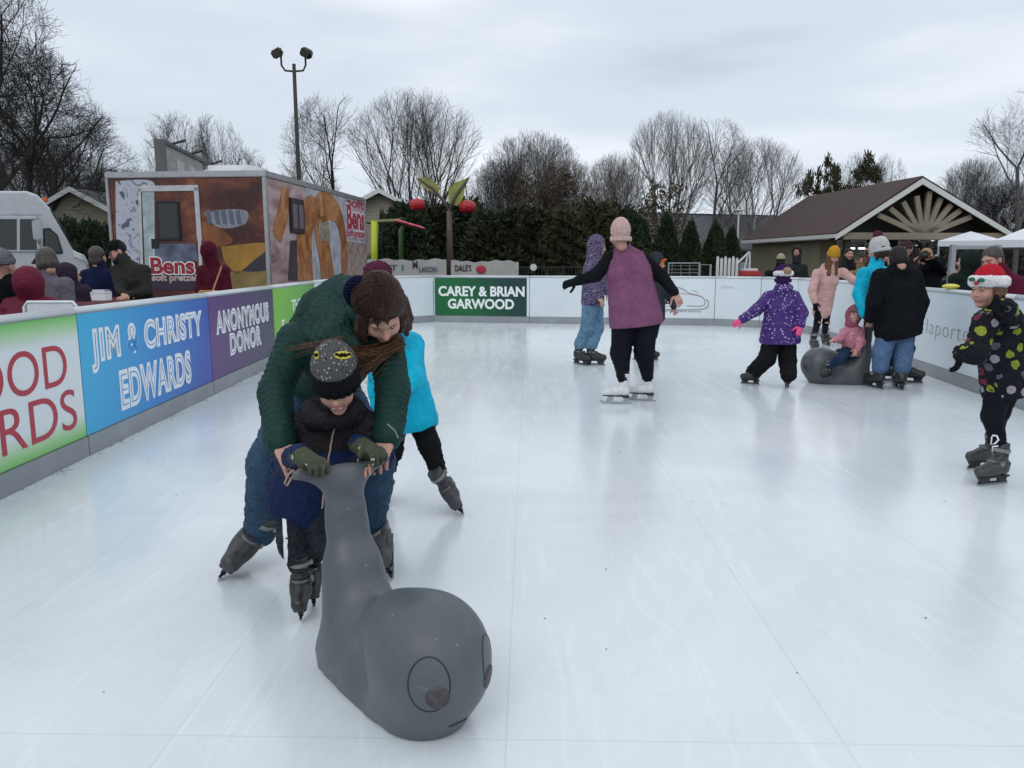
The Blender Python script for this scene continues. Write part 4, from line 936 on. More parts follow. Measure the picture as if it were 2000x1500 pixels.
# ------------------------------------------------------------------ anatomy
class Fr:
    """a local frame: o origin, columns right / forward / up, scale"""
    def __init__(s, o, F, U, sc=1.):
        F = nrm(F); R_ = nrm(np.cross(F, nrm(U))); U = np.cross(R_, F); s.o = np.asarray(o, np.float32); s.R = np.stack([R_, F, U], 1).astype(np.float32); s.s = sc
    def p(s, x, y, z): return s.o + s.R @ A(x, y, z) * s.s
    def d(s, x, y, z): return s.R @ A(x, y, z)
    def loc(s, P): return (P - s.o) @ s.R / s.s
def head_sh(f, smile=0., nose=1., beard=False):
    s_ = f.s; S = Sh(.02 * s_); E_ = lambda c, r, k=.02, op='u': S.ell(f.p(*c), A(*r) * s_, f.R, k * s_, op)
    E_((0, -.015, .032), (.076, .094, .088)); E_((0, .022, -.035), (.058, .068, .078), .04); E_((0, .066, -.094), (.022, .02, .018), .03)
    for x in (-1, 1): E_((x * .034, .062, -.028), (.026, .024, .028), .03); E_((x * .034, .093, .008), (.017, .016, .012), .018, 's')
    E_((0, .080, .030), (.05, .016, .012), .02)
    S.cone(f.p(0, .084, .018), f.p(0, .108 * nose, -.022), .0075 * s_, .0125 * s_, .014 * s_)
    for x in (-1, 1): E_((x * .012, .096, -.027), (.009, .01, .008), .008); E_((x * .031, .079, .009), (.0125, .0125, .0125), .004); E_((x * .079, -.004, -.008), (.008, .02, .032), .012)
    S.cone(f.p(-.023 - .006 * smile, .082, -.055 + .007 * smile), f.p(0, .093, -.058), .005 * s_, .0065 * s_, .008 * s_); S.cone(f.p(.023 + .006 * smile, .082, -.055 + .007 * smile), f.p(0, .093, -.058), .005 * s_, .0065 * s_, .008 * s_)
    S.cone(f.p(-.015, .085, -.068), f.p(.015, .085, -.068), .007 * s_, .007 * s_, .009 * s_)
    S.cone(f.p(0, -.03, -.05), f.p(0, -.035, -.10), .048 * s_, .046 * s_, .03 * s_)
    return S
def face_idx(f, smile):
    """0 skin, 1 lips, 2 eye, 3 brow, 4 teeth"""
    def g(C):
        L = f.loc(C); m = np.zeros(len(C), np.int32); x, y, z = L.T; near = (np.abs(x) < .08) & (y > .03) & (np.abs(z) < .12)
        zc = -.058 + smile * .007 * (np.abs(x) / .026) ** 2
        m[near & (np.abs(x) < .029) & (z > zc - .017) & (z < zc + .006) & (y > .075)] = 1
        if smile > .5: m[near & (np.abs(x) < .021) & (z > zc - .0085) & (z < zc - .001) & (y > .07)] = 4
        m[near & (((np.abs(x) - .031) / .012) ** 2 + ((z - .009) / .0042) ** 2 < 1)] = 2
        m[near & (np.abs(np.abs(x) - .033) < .017) & (np.abs(z - .031 + (np.abs(x) - .033) ** 2 * 12) < .0035)] = 3
        return m
    return g
def hand_sh(S, w, fd, up, side, s_, curl=.5, spread=.12, r=1., tl=1.):
    """w wrist, fd finger direction, up back-of-hand normal, side direction of the thumb"""
    fd = nrm(fd); up = nrm(up - fd * np.dot(up, fd)); sd = nrm(side - fd * np.dot(side, fd) - up * np.dot(side, up)); W = np.asarray(w, np.float32)
    for t in (-.026, -.009, .009, .026): S.cone(W + sd * t * .6 * s_, W + (fd * .085 + sd * t) * s_, .017 * s_ * r, .0125 * s_ * r, .014 * s_, )
    for i, (t, L) in enumerate(((.028, .070), (.0095, .080), (-.0095, .074), (-.028, .058))):
        p = W + (fd * .085 + sd * t) * s_; a = curl * (.5 + .12 * i); d = nrm(fd + sd * (spread * t / .028))
        for j, q in enumerate((.42, .32, .26)):
            dd = nrm(d * math.cos(a) - up * math.sin(a)); p2 = p + dd * L * q * s_; S.cone(p, p2, (.0095 - .0008 * j) * s_ * r, (.0088 - .001 * j) * s_ * r, .004 * s_); p = p2; a += curl * 1.0
    p = W + (fd * .025 + sd * .025) * s_; d = nrm(fd * .6 + sd * .8 - up * .25)
    for j, L in enumerate((.040, .032, .024)): p2 = p + d * L * s_ * tl; S.cone(p, p2, (.0125 - .0012 * j) * s_ * r, (.011 - .0012 * j) * s_ * r, .006 * s_); p = p2; d = nrm(d + fd * .35 - up * .3 * curl)
    return S

# ------------------------------------------------------------------ skates (shared meshes)
m_boot, m_bootg, m_blade = mat('black_boot_plastic', (.022, .022, .024), .38, var=.3, vs=30, spec=.5), mat('grey_boot_shell', (.048, .050, .053), .45, var=.3, vs=30), mat('steel_blade', (.4, .42, .44), .3, 1.)
m_wboot = mat('white_boot_leather', (.62, .63, .64), .45, var=.1, vs=30); m_heel = mat('brown_black_sole', (.03, .025, .022), .5)
m_strap = mat('grey_strap', (.22, .22, .22), .5, var=.2, vs=40)
SK = {}
def skate_meshes(kind):
    if kind in SK: return SK[kind]
    hold = thing('tmp', '', ''); 
    S = Sh(.02)
    if kind == 'white':
        S.cone((-.055, 0, .15), (-.06, 0, .29), .042, .05, flat=((0, 1, 0), .8)); S.cone((-.07, 0, .125), (.02, 0, .13), .044, .042, .03); S.cone((.02, 0, .125), (.13, 0, .105), .044, .030, .03, flat=((0, 1, 0), 1.15)); S.cut((0, 0, .085), (0, 0, -1)); S.cut((0, 0, .30), (0, 0, 1))
    else:
        S.cone((-.05, 0, .15), (-.045, 0, .30), .050, .060, flat=((0, 1, 0), .88)); S.cone((-.065, 0, .125), (.03, 0, .125), .050, .048, .03); S.cone((.03, 0, .12), (.125, 0, .108), .050, .040, .03, flat=((0, 1, 0), 1.1))
        S.box((-.03, 0, .165), (.062, .057, .02), .012, k=.015); S.cut((0, 0, .075), (0, 0, -1)); S.cut((0, 0, .315), (0, 0, 1))
        S.disp = lambda P: .003 * np.sign(np.sin(P[:, 2] * 150 + P[:, 0] * 60)) * (P[:, 0] > -.02) * (P[:, 2] > .13)
    V, F = nets(S, .0045); o1 = mkmesh('boot', V, F.astype(np.int32), [m_wboot if kind == 'white' else (m_bootg if kind == 'grey' else m_boot)], None, None, True)
    b = MB()
    if kind == 'white':
        b.cur = 0; b.box((-.115, -.034, .062), (-.045, .034, .086), bev=.006); b.prism([(-.045, -.034, .074), (.02, -.036, .074), (.11, -.03, .074), (.15, -.0, .074), (.11, .03, .074), (.02, .036, .074), (-.045, .034, .074)], (0, 0, .011))
        b.cur = 1; b.prism([(-.13, -.002, .0), (.15, -.002, .002), (.175, -.002, .03), (.16, -.002, .035), (.12, -.002, .02), (.09, -.002, .073), (.04, -.002, .073), (.05, -.002, .022), (-.05, -.002, .022), (-.06, -.002, .062), (-.11, -.002, .062), (-.10, -.002, .02), (-.14, -.002, .012)], (0, .004, 0)); mats = [m_heel, m_blade]
    else:
        b.cur = 0; b.box((-.115, -.035, .062), (.14, .035, .078), bev=.006); b.prism([(-.11, -.012, .062), (-.10, -.012, .022), (-.04, -.012, .022), (-.03, -.012, .062)], (0, .024, 0)); b.prism([(.04, -.012, .062), (.05, -.012, .022), (.12, -.012, .022), (.14, -.012, .062)], (0, .024, 0)); b.box((-.115, -.007, .016), (.14, .007, .03))
        b.cur = 1; b.prism([(-.13, -.0018, .006), (-.11, -.0018, 0), (.13, -.0018, 0), (.155, -.0018, .012), (.15, -.0018, .018), (-.13, -.0018, .018)], (0, .0036, 0)); mats = [m_boot, m_blade]
    o2 = b.build('blade', mats)
    st = MB()
    for z, rr, x0 in ((.262, .062, -.047), (.17, .060, -.02)):
        pts = [(x0 + rr * 1.06 * math.cos(t), rr * .95 * math.sin(t), z + .010 * math.cos(t)) for t in np.linspace(0, 2 * math.pi, 25)]
        n0 = len(st.V); V = [];
        for p in pts: V += [(p[0], p[1], p[2] - .013), (p[0], p[1], p[2] + .013)]
        st.add(V, [(2 * i, 2 * i + 2, 2 * i + 3, 2 * i + 1) for i in range(24)])
    st.box((x0 - .0, .052, .155), (x0 + .03, .068, .185), bev=.003); st.box((-.05, .052, .25), (-.02, .072, .276), bev=.003)
    o3 = st.build('strap', m_strap)
    SK[kind] = [(o.name.split('.')[0], o.data) for o in (o1, o2, o3)][:2 if kind == 'white' else 3]
    for o in (o1, o2, o3, hold): bpy.data.objects.remove(o)
    return SK[kind]
def put_skate(parent, C, F, U, sc, kind):
    f = Fr(C, nrm(F) - nrm(U) * np.dot(nrm(F), nrm(U)), U, sc)
    M = Matrix(((f.R[0, 1], -f.R[0, 0], f.R[0, 2], 0), (f.R[1, 1], -f.R[1, 0], f.R[1, 2], 0), (f.R[2, 1], -f.R[2, 0], f.R[2, 2], 0), (0, 0, 0, 1)))
    M = Matrix.Translation(Vector([float(x) for x in C]) - parent.location) @ M.to_4x4() @ Matrix.Scale(sc, 4)
    par = None
    for nm, dt in skate_meshes(kind):
        o = link(bpy.data.objects.new('skate' if par is None else nm, dt))
        if par is None: o.parent = parent; o.matrix_local = M; par = o
        else: o.parent = par
    return f

# ------------------------------------------------------------------ one person
SKIN = mat('pink_skin', (.47, .26, .20), .5, var=.10, vs=20, spec=.4); m_lip, m_eye, m_brow, m_teeth = mat('lip_skin', (.36, .11, .10), .4), mat('dark_eye', (.03, .022, .02), .2), mat('brown_brow', (.06, .035, .025), .8), mat('teeth', (.7, .68, .64), .3)
FACE = [SKIN, m_lip, m_eye, m_brow, m_teeth]
def vx(p): return np.array(p[:], np.float32)
def hairm(name, c, sp=.2):
    if name in MC: return MC[name]
    n = NT(name); f = n.noise(1, 3, .6, n.map((160, 160, 14)), .3); n.set(n.ramp(f, [(.3, tuple(x * .45 for x in c)), (.7, tuple(min(1, x * 1.7) for x in c))]), .5, 0, sp); n.bump(f, .8, .004); MC[name] = n.m; return n.m
def person(label, feet, J, fwd, s=1., g=1., h=.009, jacket=None, trousers=None, skate='black', hat=None, hair=None, gloves=None, head=None, hood=None, smile=0, group=None,
           jp=None, tp=None, Y0=None, lean=.7, hem=None, bare=False, jdisp=None, skin_sleeves=None, footyaw=None, coat=0., sleeve=None, headh=None, gonly=None):
    """J: joints as (u, v, dy); feet: contact points (u, v) on the floor, image-left first"""
    fwd = nrm(A(fwd[0], fwd[1], 0)); 
    if feet: C = [vx(at(f[0], f[1], f[4])) if len(f) > 4 else vx(gr(*f[:2])) for f in feet]; Y = Y0 or float(np.mean([c[1] for c in C]))
    else: Y = Y0; C = None
    P = {k: vx(at(v[0], v[1], Y + (v[2] if len(v) > 2 else 0))) for k, v in J.items()}
    if C is None: C = [A(P['pv'][0] - .1, P['pv'][1], -.05), A(P['pv'][0] + .1, P['pv'][1], -.05)]
    base = (float((C[0][0] + C[1][0]) / 2), float((C[0][1] + C[1][1]) / 2), 0. if feet else -.05)
    o = thing('person', label, 'person', base, 0, group)
    nk, pv, hd = P['nk'], P['pv'], P['hd']; sl, sr = P['sl'], P['sr']; lat = nrm(sr - sl); mid = (sl + sr) / 2
    hipd = nrm(A(lat[0], lat[1], 0)); hl, hr = pv - hipd * .075 * s * g, pv + hipd * .075 * s * g
    kn = []; an = []
    for i, (key, hp) in enumerate((('kl', hl), ('kr', hr))):
        k_ = P.get(key, (hp + C[i]) / 2 + fwd * .04 * s + A(0, 0, .03)); kn.append(k_)
    fw = footyaw or [fwd, fwd]
    for i in (0, 1):
        if feet:
            U = nrm(nrm(kn[i] - C[i]) * lean + A(0, 0, 1) * (1 - lean)); Fd = A(fw[i][0], fw[i][1], 0)
            if len(feet[i]) > 2:
                Fd, U = nrm(feet[i][2]), nrm(feet[i][3]); U = nrm(U - Fd * np.dot(U, Fd)); C[i] = C[i] - Fd * .145 * s
            f = put_skate(o, C[i], Fd, U, s, skate); an.append(f.p(0, -.052, .22))
        else: an.append(C[i] + A(0, 0, .1))
    F_, U_ = (head or (fwd, (0, 0, 1))); F_ = np.asarray(F_, float); U_ = np.asarray(U_, float); hs = (headh or 1.) * (s ** .45); f = Fr(hd, F_, U_, hs)
    dep = fwd - lat * np.dot(fwd, lat); dep = nrm(dep); tf = (dep, .74)
    arms = []
    for a, b, c in (('sl', 'el', 'hl'), ('sr', 'er', 'hr')): arms.append((P[a], P.get(b, P[a] + A(0, 0, -.28 * s)), P.get(c, P[a] + A(0, 0, -.5 * s) + fwd * .05)))
    # --- body, one continuous surface
    b = Sh(.03); ch = mid - nrm(mid - pv) * .10 * s
    b.cone(pv, ch, .115 * s * g, .125 * s * g, flat=tf); b.cone(sl, sr, .045 * s, .045 * s, .05); b.cone(mid, hd + f.d(0, -.25, -.6) * .09 * hs, .05 * s, .046 * s, .04)
    for a, e, w in arms: b.cone(a, e, .045 * s, .036 * s); b.cone(e, w, .036 * s, .025 * s)
    for hp, k_, a_ in ((hl, kn[0], an[0]), (hr, kn[1], an[1])): b.cone(hp, k_, .075 * s * g, .048 * s); b.cone(k_, a_, .046 * s, .032 * s)
    ex = [(head_sh(f, smile), min(h * .6, .006))]
    if not gloves or gonly is not None:
        for i, (a, e, w) in enumerate(arms):
            if gonly is not None and i != gonly: continue
            hs_ = Sh(.01); fd = P.get('fl' if i == 0 else 'fr', None); fd = nrm(fd - w) if fd is not None else nrm(w - e)
            hand_sh(hs_, w, fd, -fwd * .2 + nrm(np.cross(fd, lat)) * (1 if i else 1), (lat if i == 0 else -lat), s * .95, .45); ex.append((hs_, min(h * .6, .005)))
    solid(b, 'body', FACE, o, max(h * 1.4, .012), face_idx(f, smile), ex)
    # --- trousers
    if trousers:
        tr_ = tp or {}; r1, r2, r3 = tr_.get('r', (.092, .07, .056)); t = Sh(.018)
        t.cone(pv + A(0, 0, .02) * s, pv - A(0, 0, .0), .135 * s * g, .14 * s * g, .05, flat=(dep, .82))
        for hp, k_, a_ in ((hl, kn[0], an[0]), (hr, kn[1], an[1])): t.cone(hp, k_, r1 * s * g, r2 * s * (.5 + .5 * g), .022, puff=tr_.get('puff')); t.cone(k_, a_ + (k_ - a_) * tr_.get('end', .12), r2 * s * (.5 + .5 * g), r3 * s, .03, puff=tr_.get('puff'))
        t.disp = wrinkle(tr_.get('w', .008), tr_.get('f', 42), 5 + int(hd[0] * 10) % 9 if hd[0] > 0 else 3, (1, 1, 1.7)); solid(t, 'trousers', trousers, o, h)
    # --- jacket
    if jacket:
        jr = jp or {}; th = jr.get('th', 1.); rt, rb, ra, rw = jr.get('r', (.155, .195, .068, .05)); pf = jr.get('puff'); j = Sh(.035)
        low = pv - nrm(mid - pv) * (.06 + coat) * s
        j.cone(low, ch, rb * s * g, rt * s * g, .04, flat=(dep, .78), puff=pf); j.cone(ch, mid + A(0, 0, .0), rt * s * g, .10 * s, .06, flat=(dep, .8)); j.cone(sl, sr, .068 * s * th, .068 * s * th, .06)
        for a, e, w in arms:
            w2 = w + (e - w) * .06; apf = jr.get('apuff'); j.cone(a, e, ra * s * th * 1.05, ra * s * th * .92, .03, puff=apf); j.cone(e, w2, ra * s * th * .92, rw * s * th, .03, puff=apf)
        j.cone(mid, nk + (hd - nk) * .38, .092 * s, .074 * s, .035)
        if hood == 'down': j.ell(mid * .3 + nk * .7 - dep * .07 * s + A(0, 0, .01) * s, A(.125, .085, .095) * s, Fr(mid, dep, (0, 0, 1)).R, .03)
        hd_ = nrm(pv - mid) if hem is None else hem; j.cut(low + nrm(pv - mid) * jr.get('hem', .07) * s, hd_)
        j.disp = jdisp or wrinkle(jr.get('w', .008), jr.get('f', 46), 7 + int(abs(hd[0]) * 7) % 11)
        jm = jr.get('mi'); jo = solid(j, 'jacket', jacket, o, h, (lambda Cn: jm(Cn, P)) if jm else None)
        if sleeve:
            j2 = Sh(.03); j2.disp = wrinkle(.006, 26, 4)
            for a, e, w in arms: w2 = w + (e - w) * .06; j2.cone(a, e, .072 * s, .062 * s); j2.cone(e, w2, .062 * s, .048 * s)
            j2.cone(sl + lat * .05 * s, sr - lat * .05 * s, .05 * s, .05 * s); j2.cone(mid, nk + (hd - nk) * .55, .08 * s, .070 * s); solid(j2, 'sleeves', sleeve, o, h)
    if gloves:
        for i, (a, e, w) in enumerate(arms):
            if i == gonly: continue
            gl = Sh(.012); fd = P.get('fl' if i == 0 else 'fr', None); fd = nrm(fd - w) if fd is not None else nrm(w - e)
            hand_sh(gl, w, fd, nrm(np.cross(fd, lat)), (lat if i == 0 else -lat), s * .95, .4, r=1.25); gl.cone(w - fd * .03 * s, w + fd * .02 * s, .034 * s, .03 * s); solid(gl, 'glove', gloves, o, min(h, .007))
    hm = min(h, .008)
    # --- hair, hat, hood
    if hair:
        hm_, L = hair; q = Sh(.02 * hs); q.ell(f.p(0, -.022, .038), A(.086, .098, .096) * hs, f.R); (q.ell(f.p(0, -.055, -.035), A(.072, .055, .065) * hs, f.R) if L > 0 or not hat else None); q.box(f.p(0, .10, -.05), A(.064, .08, .085) * hs, .03 * hs, f.R, .02 * hs, 's')
        if L > 0:
            dn = nrm(A(0, 0, -1) * .8 + f.d(0, -.3, -1) * .5)
            for x, y in ((-.065, .0), (-.05, -.06), (0, -.085), (.05, -.06), (.065, .0)):
                a = f.p(x, y, .0); q.chain([a, a + dn * L * .5 - f.d(0, .1, 0) * .02, a + dn * L + f.d(x * .5, .02, 0) * .5], [.03 * hs, .032 * hs, .016 * hs])
            for x in ((-.06, .06) if L > .2 else ()): a = f.p(x, .05, -.03); q.chain([a, a + dn * L * .6 + f.d(0, .03, 0), a + dn * L * 1.05 + f.d(0, .02, 0)], [.022 * hs, .03 * hs, .012 * hs])
        q.disp = wrinkle(.003, 120, 3, (1, 1, .15)); solid(q, 'hair', hm_, o, hm)
    if hat:
        k = hat; q = Sh(.015 * hs)
        if k['t'] in ('beanie', 'santa'):
            zc = k.get('z', .015); rx, ry = k.get('rr', (.092, .108)); q.ell(f.p(0, -.018 + (ry - .108) * .5, .05), A(rx, ry, k.get('h', .105)) * hs, f.R); q.cut(f.p(0, .0, zc), f.d(0, .12, -1))
            rib = k.get('rib', 0.0028); q.disp = lambda Pn, f=f: rib * np.sin(np.arctan2(f.loc(Pn)[:, 0], f.loc(Pn)[:, 1]) * 44) + .003 * noise3(Pn, 40, 2)
            ho = solid(q, 'hat', k['m'], o, min(hm, .006), (lambda Cn: k['mi'](f.loc(Cn))) if k.get('mi') else None)
            c = Sh(.01 * hs); n_ = 20; R0 = [f.p((rx - .004) * math.cos(t), -.018 + (ry - .108) * .5 + (ry - .004) * math.sin(t), zc + .014 + .012 * math.sin(t)) for t in np.linspace(0, 2 * math.pi, n_ + 1)]; rr = k.get('cuff', .011)
            for i in range(n_): c.cone(R0[i], R0[i + 1], rr * hs, rr * hs, .01)
            for i in range(n_): c.cone(R0[i] + f.d(0, 0, .02) * hs, R0[i + 1] + f.d(0, 0, .02) * hs, rr * hs, rr * hs, .01)
            if k['t'] == 'santa': c.disp = wrinkle(.006, 70, 2)
            else: c.disp = lambda Pn, f=f: rib * np.sin(np.arctan2(f.loc(Pn)[:, 0], f.loc(Pn)[:, 1]) * 44)
            solid(c, 'hat_cuff', k.get('cm', k['m'] if not isinstance(k['m'], list) else k['m'][0]), ho, min(hm, .006))
            if k.get('pom'): pq = Sh(.01); pc = f.p(*k.get('pp', (0, -.03, .18))); pq.ell(pc, A(1, 1, 1) * k.get('pr', .04) * hs); pq.disp = wrinkle(.008, 130, 8); solid(pq, 'pompom', k['pom'], ho, .005)
        elif k['t'] == 'cap':
            q.ell(f.p(0, -.015, .045), A(.086, .102, .092) * hs, f.R); q.cut(f.p(0, 0, .035), f.d(0, 0, -1)); ho = solid(q, 'cap', k['m'], o, hm)
            v = Sh(.01); v.box(f.p(0, .12, .04), A(.06, .055, .006) * hs, .005 * hs, Fr(hd, f.d(0, 1, -.25), f.d(0, 0, 1)).R); v.ell(f.p(0, .09, .045), A(.068, .03, .008) * hs, f.R); solid(v, 'brim', k['m'], ho, .005)
    if hood == 'up':
        q = Sh(.03 * hs); q.ell(f.p(0, -.035, .035), A(.115, .125, .128) * hs, f.R); q.cone(f.p(0, -.04, -.03), nk + (mid - nk) * .3, .10 * hs, .105 * s, .05)
        q.box(f.p(0, .11, -.012), A(.066, .085, .095) * hs, .06 * hs, f.R, .02 * hs, 's'); q.disp = jdisp or wrinkle(.005, 30, 2); solid(q, 'hood', (jacket if not isinstance(jacket, list) else jacket[0]) if headh is None or True else None, o, hm)
    o['_s'] = s; del o['_s']
    return o, P, f
# ------------------------------------------------------------------ seal shaped skating aids
seal_m = NT('grey_moulded_plastic'); q_ = seal_m
q_.set(q_.ramp(q_.noise(3, 5, .6), [(.3, (.075, .085, .095)), (.7, (.10, .112, .122))]), q_.math('ADD', q_.math('MULTIPLY', q_.noise(9, 4), .25), .3), 0, .45)
sc_ = q_.ramp(q_.noise(9, 3, .6, q_.map((.15, 1, 3), (0, 0, .5)), .8), [(.66, 0.), (.72, .35)]); sk_ = q_.n('ShaderNodeTexVoronoi'); sk_.inputs['Scale'].default_value = 22; q_.l(q_.co, sk_.inputs['Vector'])
bc_ = q_.mix(sc_, q_.ramp(q_.noise(3, 6, .65), [(.3, (.072, .082, .092)), (.7, (.108, .120, .130))]), (.17, .18, .19)); bc_ = q_.mix(q_.math('MULTIPLY', q_.math('LESS_THAN', sk_.outputs['Distance'], .05), .8), bc_, (.4, .42, .43)); q_.set(bc_)
q_.bump(q_.math('ADD', q_.math('MULTIPLY', q_.noise(500, 2), .5), q_.noise(14, 3)), .12, .004); SEALM = q_.m
def seal_shape():
    S = Sh(.07)
    S.ell((.525, 0, .208), (.198, .176, .200), k=.10); S.ell((.36, 0, .19), (.14, .10, .16), k=.10)
    S.box((.20, 0, .03), (.20, .125, .06), .03, k=.09); S.cone((.1, 0, .05), (.48, 0, .04), .10, .135, .08)
    S.cone((.09, 0, .12), (.055, 0, .34), .100, .068, .08, flat=((0, 1, 0), 1.1)); S.cone((.20, 0, .12), (.40, 0, .16), .115, .12, .10)
    S.cone((.055, 0, .30), (.025, 0, .52), .064, .043, .06, flat=((1, 0, 0), .8)); S.cone((.025, 0, .50), (.01, 0, .64), .045, .045, .06, flat=((0, 1, 0), 1.55))
    S.cone((.01, 0, .645), (.01, .165, .690), .028, .016, .055); S.cone((.01, 0, .645), (.01, -.165, .690), .028, .016, .055)
    S.cone((.12, 0, .16), (.06, 0, .36), .097, .062, .12)
    S.ell((.34, .21, .13), (.07, .085, .10), k=.06, op='s'); S.ell((.34, -.21, .13), (.07, .085, .10), k=.06, op='s')
    S.cut((0, 0, .004), (0, 0, -1)); return S
SS = seal_shape()
def proj(p):
    p = np.array(p, np.float32)
    for _ in range(12):
        e = 1e-3; Q = np.stack([p, p + [e, 0, 0], p + [0, e, 0], p + [0, 0, e]]).astype(np.float32); d = SS(Q); gN = (d[1:] - d[0]) / e; gN /= np.linalg.norm(gN) + 1e-9; p = p - gN * d[0] * .8
    return p, gN
def make_seal():
    o = thing('skating_aid', '', 'skating aid'); V, F = nets(SS, .0065); mkmesh('body', V, F.astype(np.int32), SEALM, o, None, True)
    mdk, mpu = mat('dark_groove', (.012, .014, .016), .5), mat('worn_pupil_plastic', (.055, .05, .056), .55, var=.4, vs=60)
    for s_ in (-1, 1):
        c, n_ = proj((.67, s_ * .100, .222)); e1 = nrm(np.cross(A(0, 0, 1), n_)); e2 = np.cross(n_, e1)
        ring = [proj(c + e1 * .062 * math.cos(t) + e2 * .085 * math.sin(t))[0] for t in np.linspace(0, 2 * math.pi, 40)]
        ey_ = MB(); ey_.tube([Vector([float(x) for x in p]) for p in ring], .0022, 6, False); eo = ey_.build('eye_outline', mdk, o)
        pc, pn = proj(c + e1 * (.028 * -s_ * -1 if False else (-.026 if s_ > 0 else .026)) - e2 * .036); q = MB(); cen, nn = proj(pc); V = [tuple(cen + nn * .003)]; N = 22
        for r in (.018, .033, .037):
            for k in range(N):
                t = 2 * math.pi * k / N; p, n2 = proj(cen + e1 * r * math.cos(t) + e2 * r * math.sin(t)); V.append(tuple(p + n2 * (.004 if r < .036 else -.002)))
        F = [(0, 1 + k, 1 + (k + 1) % N) for k in range(N)]
        for j in (0, 1): F += [(1 + j * N + k, 1 + (j + 1) * N + k, 1 + (j + 1) * N + (k + 1) % N, 1 + j * N + (k + 1) % N) for k in range(N)]
        q.add(V, F); q.build('pupil', mpu, o, True)
    mm = [proj((.70, y, .045 - abs(y) * .1))[0] for y in np.linspace(-.04, .04, 9)]; q = MB(); q.tube([Vector([float(x) for x in p]) for p in mm], .004, 6); q.build('mouth', mdk, o)
    return o
seal = make_seal(); th_ = rad(40); SEAL_O = Vector((-.583, 2.545, 0)); seal.location = SEAL_O; seal.rotation_euler = (0, 0, -rad(90) + th_)
tag(seal, 'grey plastic seal shaped skating aid in the foreground, held by the boy', 'skating aid', 'seal shaped skating aids')
def copy_tree(o, parent=None):
    c = o.copy(); link(c); c.parent = parent
    for ch in list(o.children): copy_tree(ch, c)
    return c
seal2 = copy_tree(seal); S2 = gr(1700, 752); S2.y += .12; seal2.location = (S2.x, S2.y, 0); seal2.rotation_euler = (0, 0, rad(172))
tag(seal2, 'grey plastic seal shaped skating aid the toddler sits on', 'skating aid', 'seal shaped skating aids')
SM = Matrix.Translation(SEAL_O) @ Matrix.Rotation(-rad(90) + th_, 4, 'Z')
def SW(x, y, z): return vx(SM @ Vector((x, y, z)))

# ------------------------------------------------------------------ materials for clothes
def puffer(name, c, rough=.55): return cloth(name, c, rough, .22, 500, .22, spec=.35)
c_green = puffer('dark_green_coat', (.008, .036, .030), .6); c_navy = puffer('navy_shell', (.004, .013, .055), .55); c_char = cloth('charcoal_shell', (.016, .014, .017), .6, fold=.6)
c_blk = cloth('black_cloth', (.009, .010, .013), .8, .3); c_blk2 = cloth('black_fleece', (.006, .007, .010), .9, .3); c_cyan = puffer('cyan_jacket', (.0, .42, .62), .55); c_plum = cloth('plum_vest', (.20, .078, .15), .75, fold=.7)
c_pink = puffer('blush_coat', (.56, .34, .32), .6); c_marn = puffer('maroon_coat', (.12, .010, .030), .6); c_plumd = cloth('dark_plum_coat', (.028, .018, .035), .8)
d_mid, d_light, d_dark = denim('mid_jeans', (.032, .066, .115)), denim('light_jeans', (.11, .21, .31)), denim('dark_jeans', (.014, .032, .075)); d_med = denim('blue_jeans', (.08, .14, .25))
h_brown, h_lb, h_dk, h_grey = hairm('brown_hair', (.035, .018, .013)), hairm('auburn_hair', (.13, .062, .032)), hairm('black_hair', (.012, .010, .010)), hairm('grey_brown_hair', (.07, .06, .055))
def stripes():
    n = NT('striped_hoodie_knit'); w = n.n('ShaderNodeTexWave', bands_direction='Z'); w.inputs['Scale'].default_value = 12; w.inputs['Distortion'].default_value = 22; w.inputs['Detail'].default_value = 3; n.l(n.co, w.inputs['Vector'])
    n.set(n.ramp(w.outputs[1], [(0, (.03, .025, .06)), (.35, (.13, .06, .15)), (.6, (.05, .04, .11)), (.85, (.26, .23, .33))], 'CONSTANT'), .8, 0, .2); n.bump(n.noise(25, 4), .5, .02); return n.m
c_strp = stripes(); c_purp = spots('purple_speckled_shell', (.055, .022, .16), [(.35, .27, .5), (.10, .06, .24), (.45, .38, .55)], 34, .30, .5)
c_camo = spots('white_speckled_pink', (.52, .20, .27), [(.7, .5, .55), (.45, .13, .2)], 40, .3, .6)

# ------------------------------------------------------------------ the mother
mo_feet = [(424, 1134, (-.16, -.95, -.24), (.60, -.2, .75)), (769, 1134, (.14, -.95, -.22), (-.42, -.2, .85))]
Jm = dict(hd=(744, 608, -.28), nk=(700, 610, -.10), sl=(578, 664, -.05), sr=(752, 672, -.10), el=(537, 765, -.18), er=(768, 762, -.25), hl=(549, 872, -.47), hr=(756, 862, -.44), pv=(626, 752, .33), kl=(520, 903, .03), kr=(735, 900, .05),
          fl=(584, 926, -.58), fr=(733, 905, -.56))
bl_ = cloth('green_coat_lining', (.008, .032, .027), .8)
mother, PM, fm = person('woman in a dark green puffer coat and jeans bending over the boy from behind', mo_feet, Jm, (.12, -1), 1., 1., .0065, [c_green], d_mid, 'grey', headh=.95, head=((.24, -.54, -.81), (.12, -.78, .60)),
    jp=dict(r=(.148, .175, .070, .056), puff=(9, .010), apuff=(9, .008), hem=.11, w=.004, f=34), hem=A(.0, .15, -1), tp=dict(r=(.100, .080, .072), w=.006, f=34, end=-.12, puff=(5, .006)), lean=.92, footyaw=[(-.35, -1), (.3, -1)], gloves=None, coat=.20)
ml = nrm(PM['sr'] - PM['sl'])
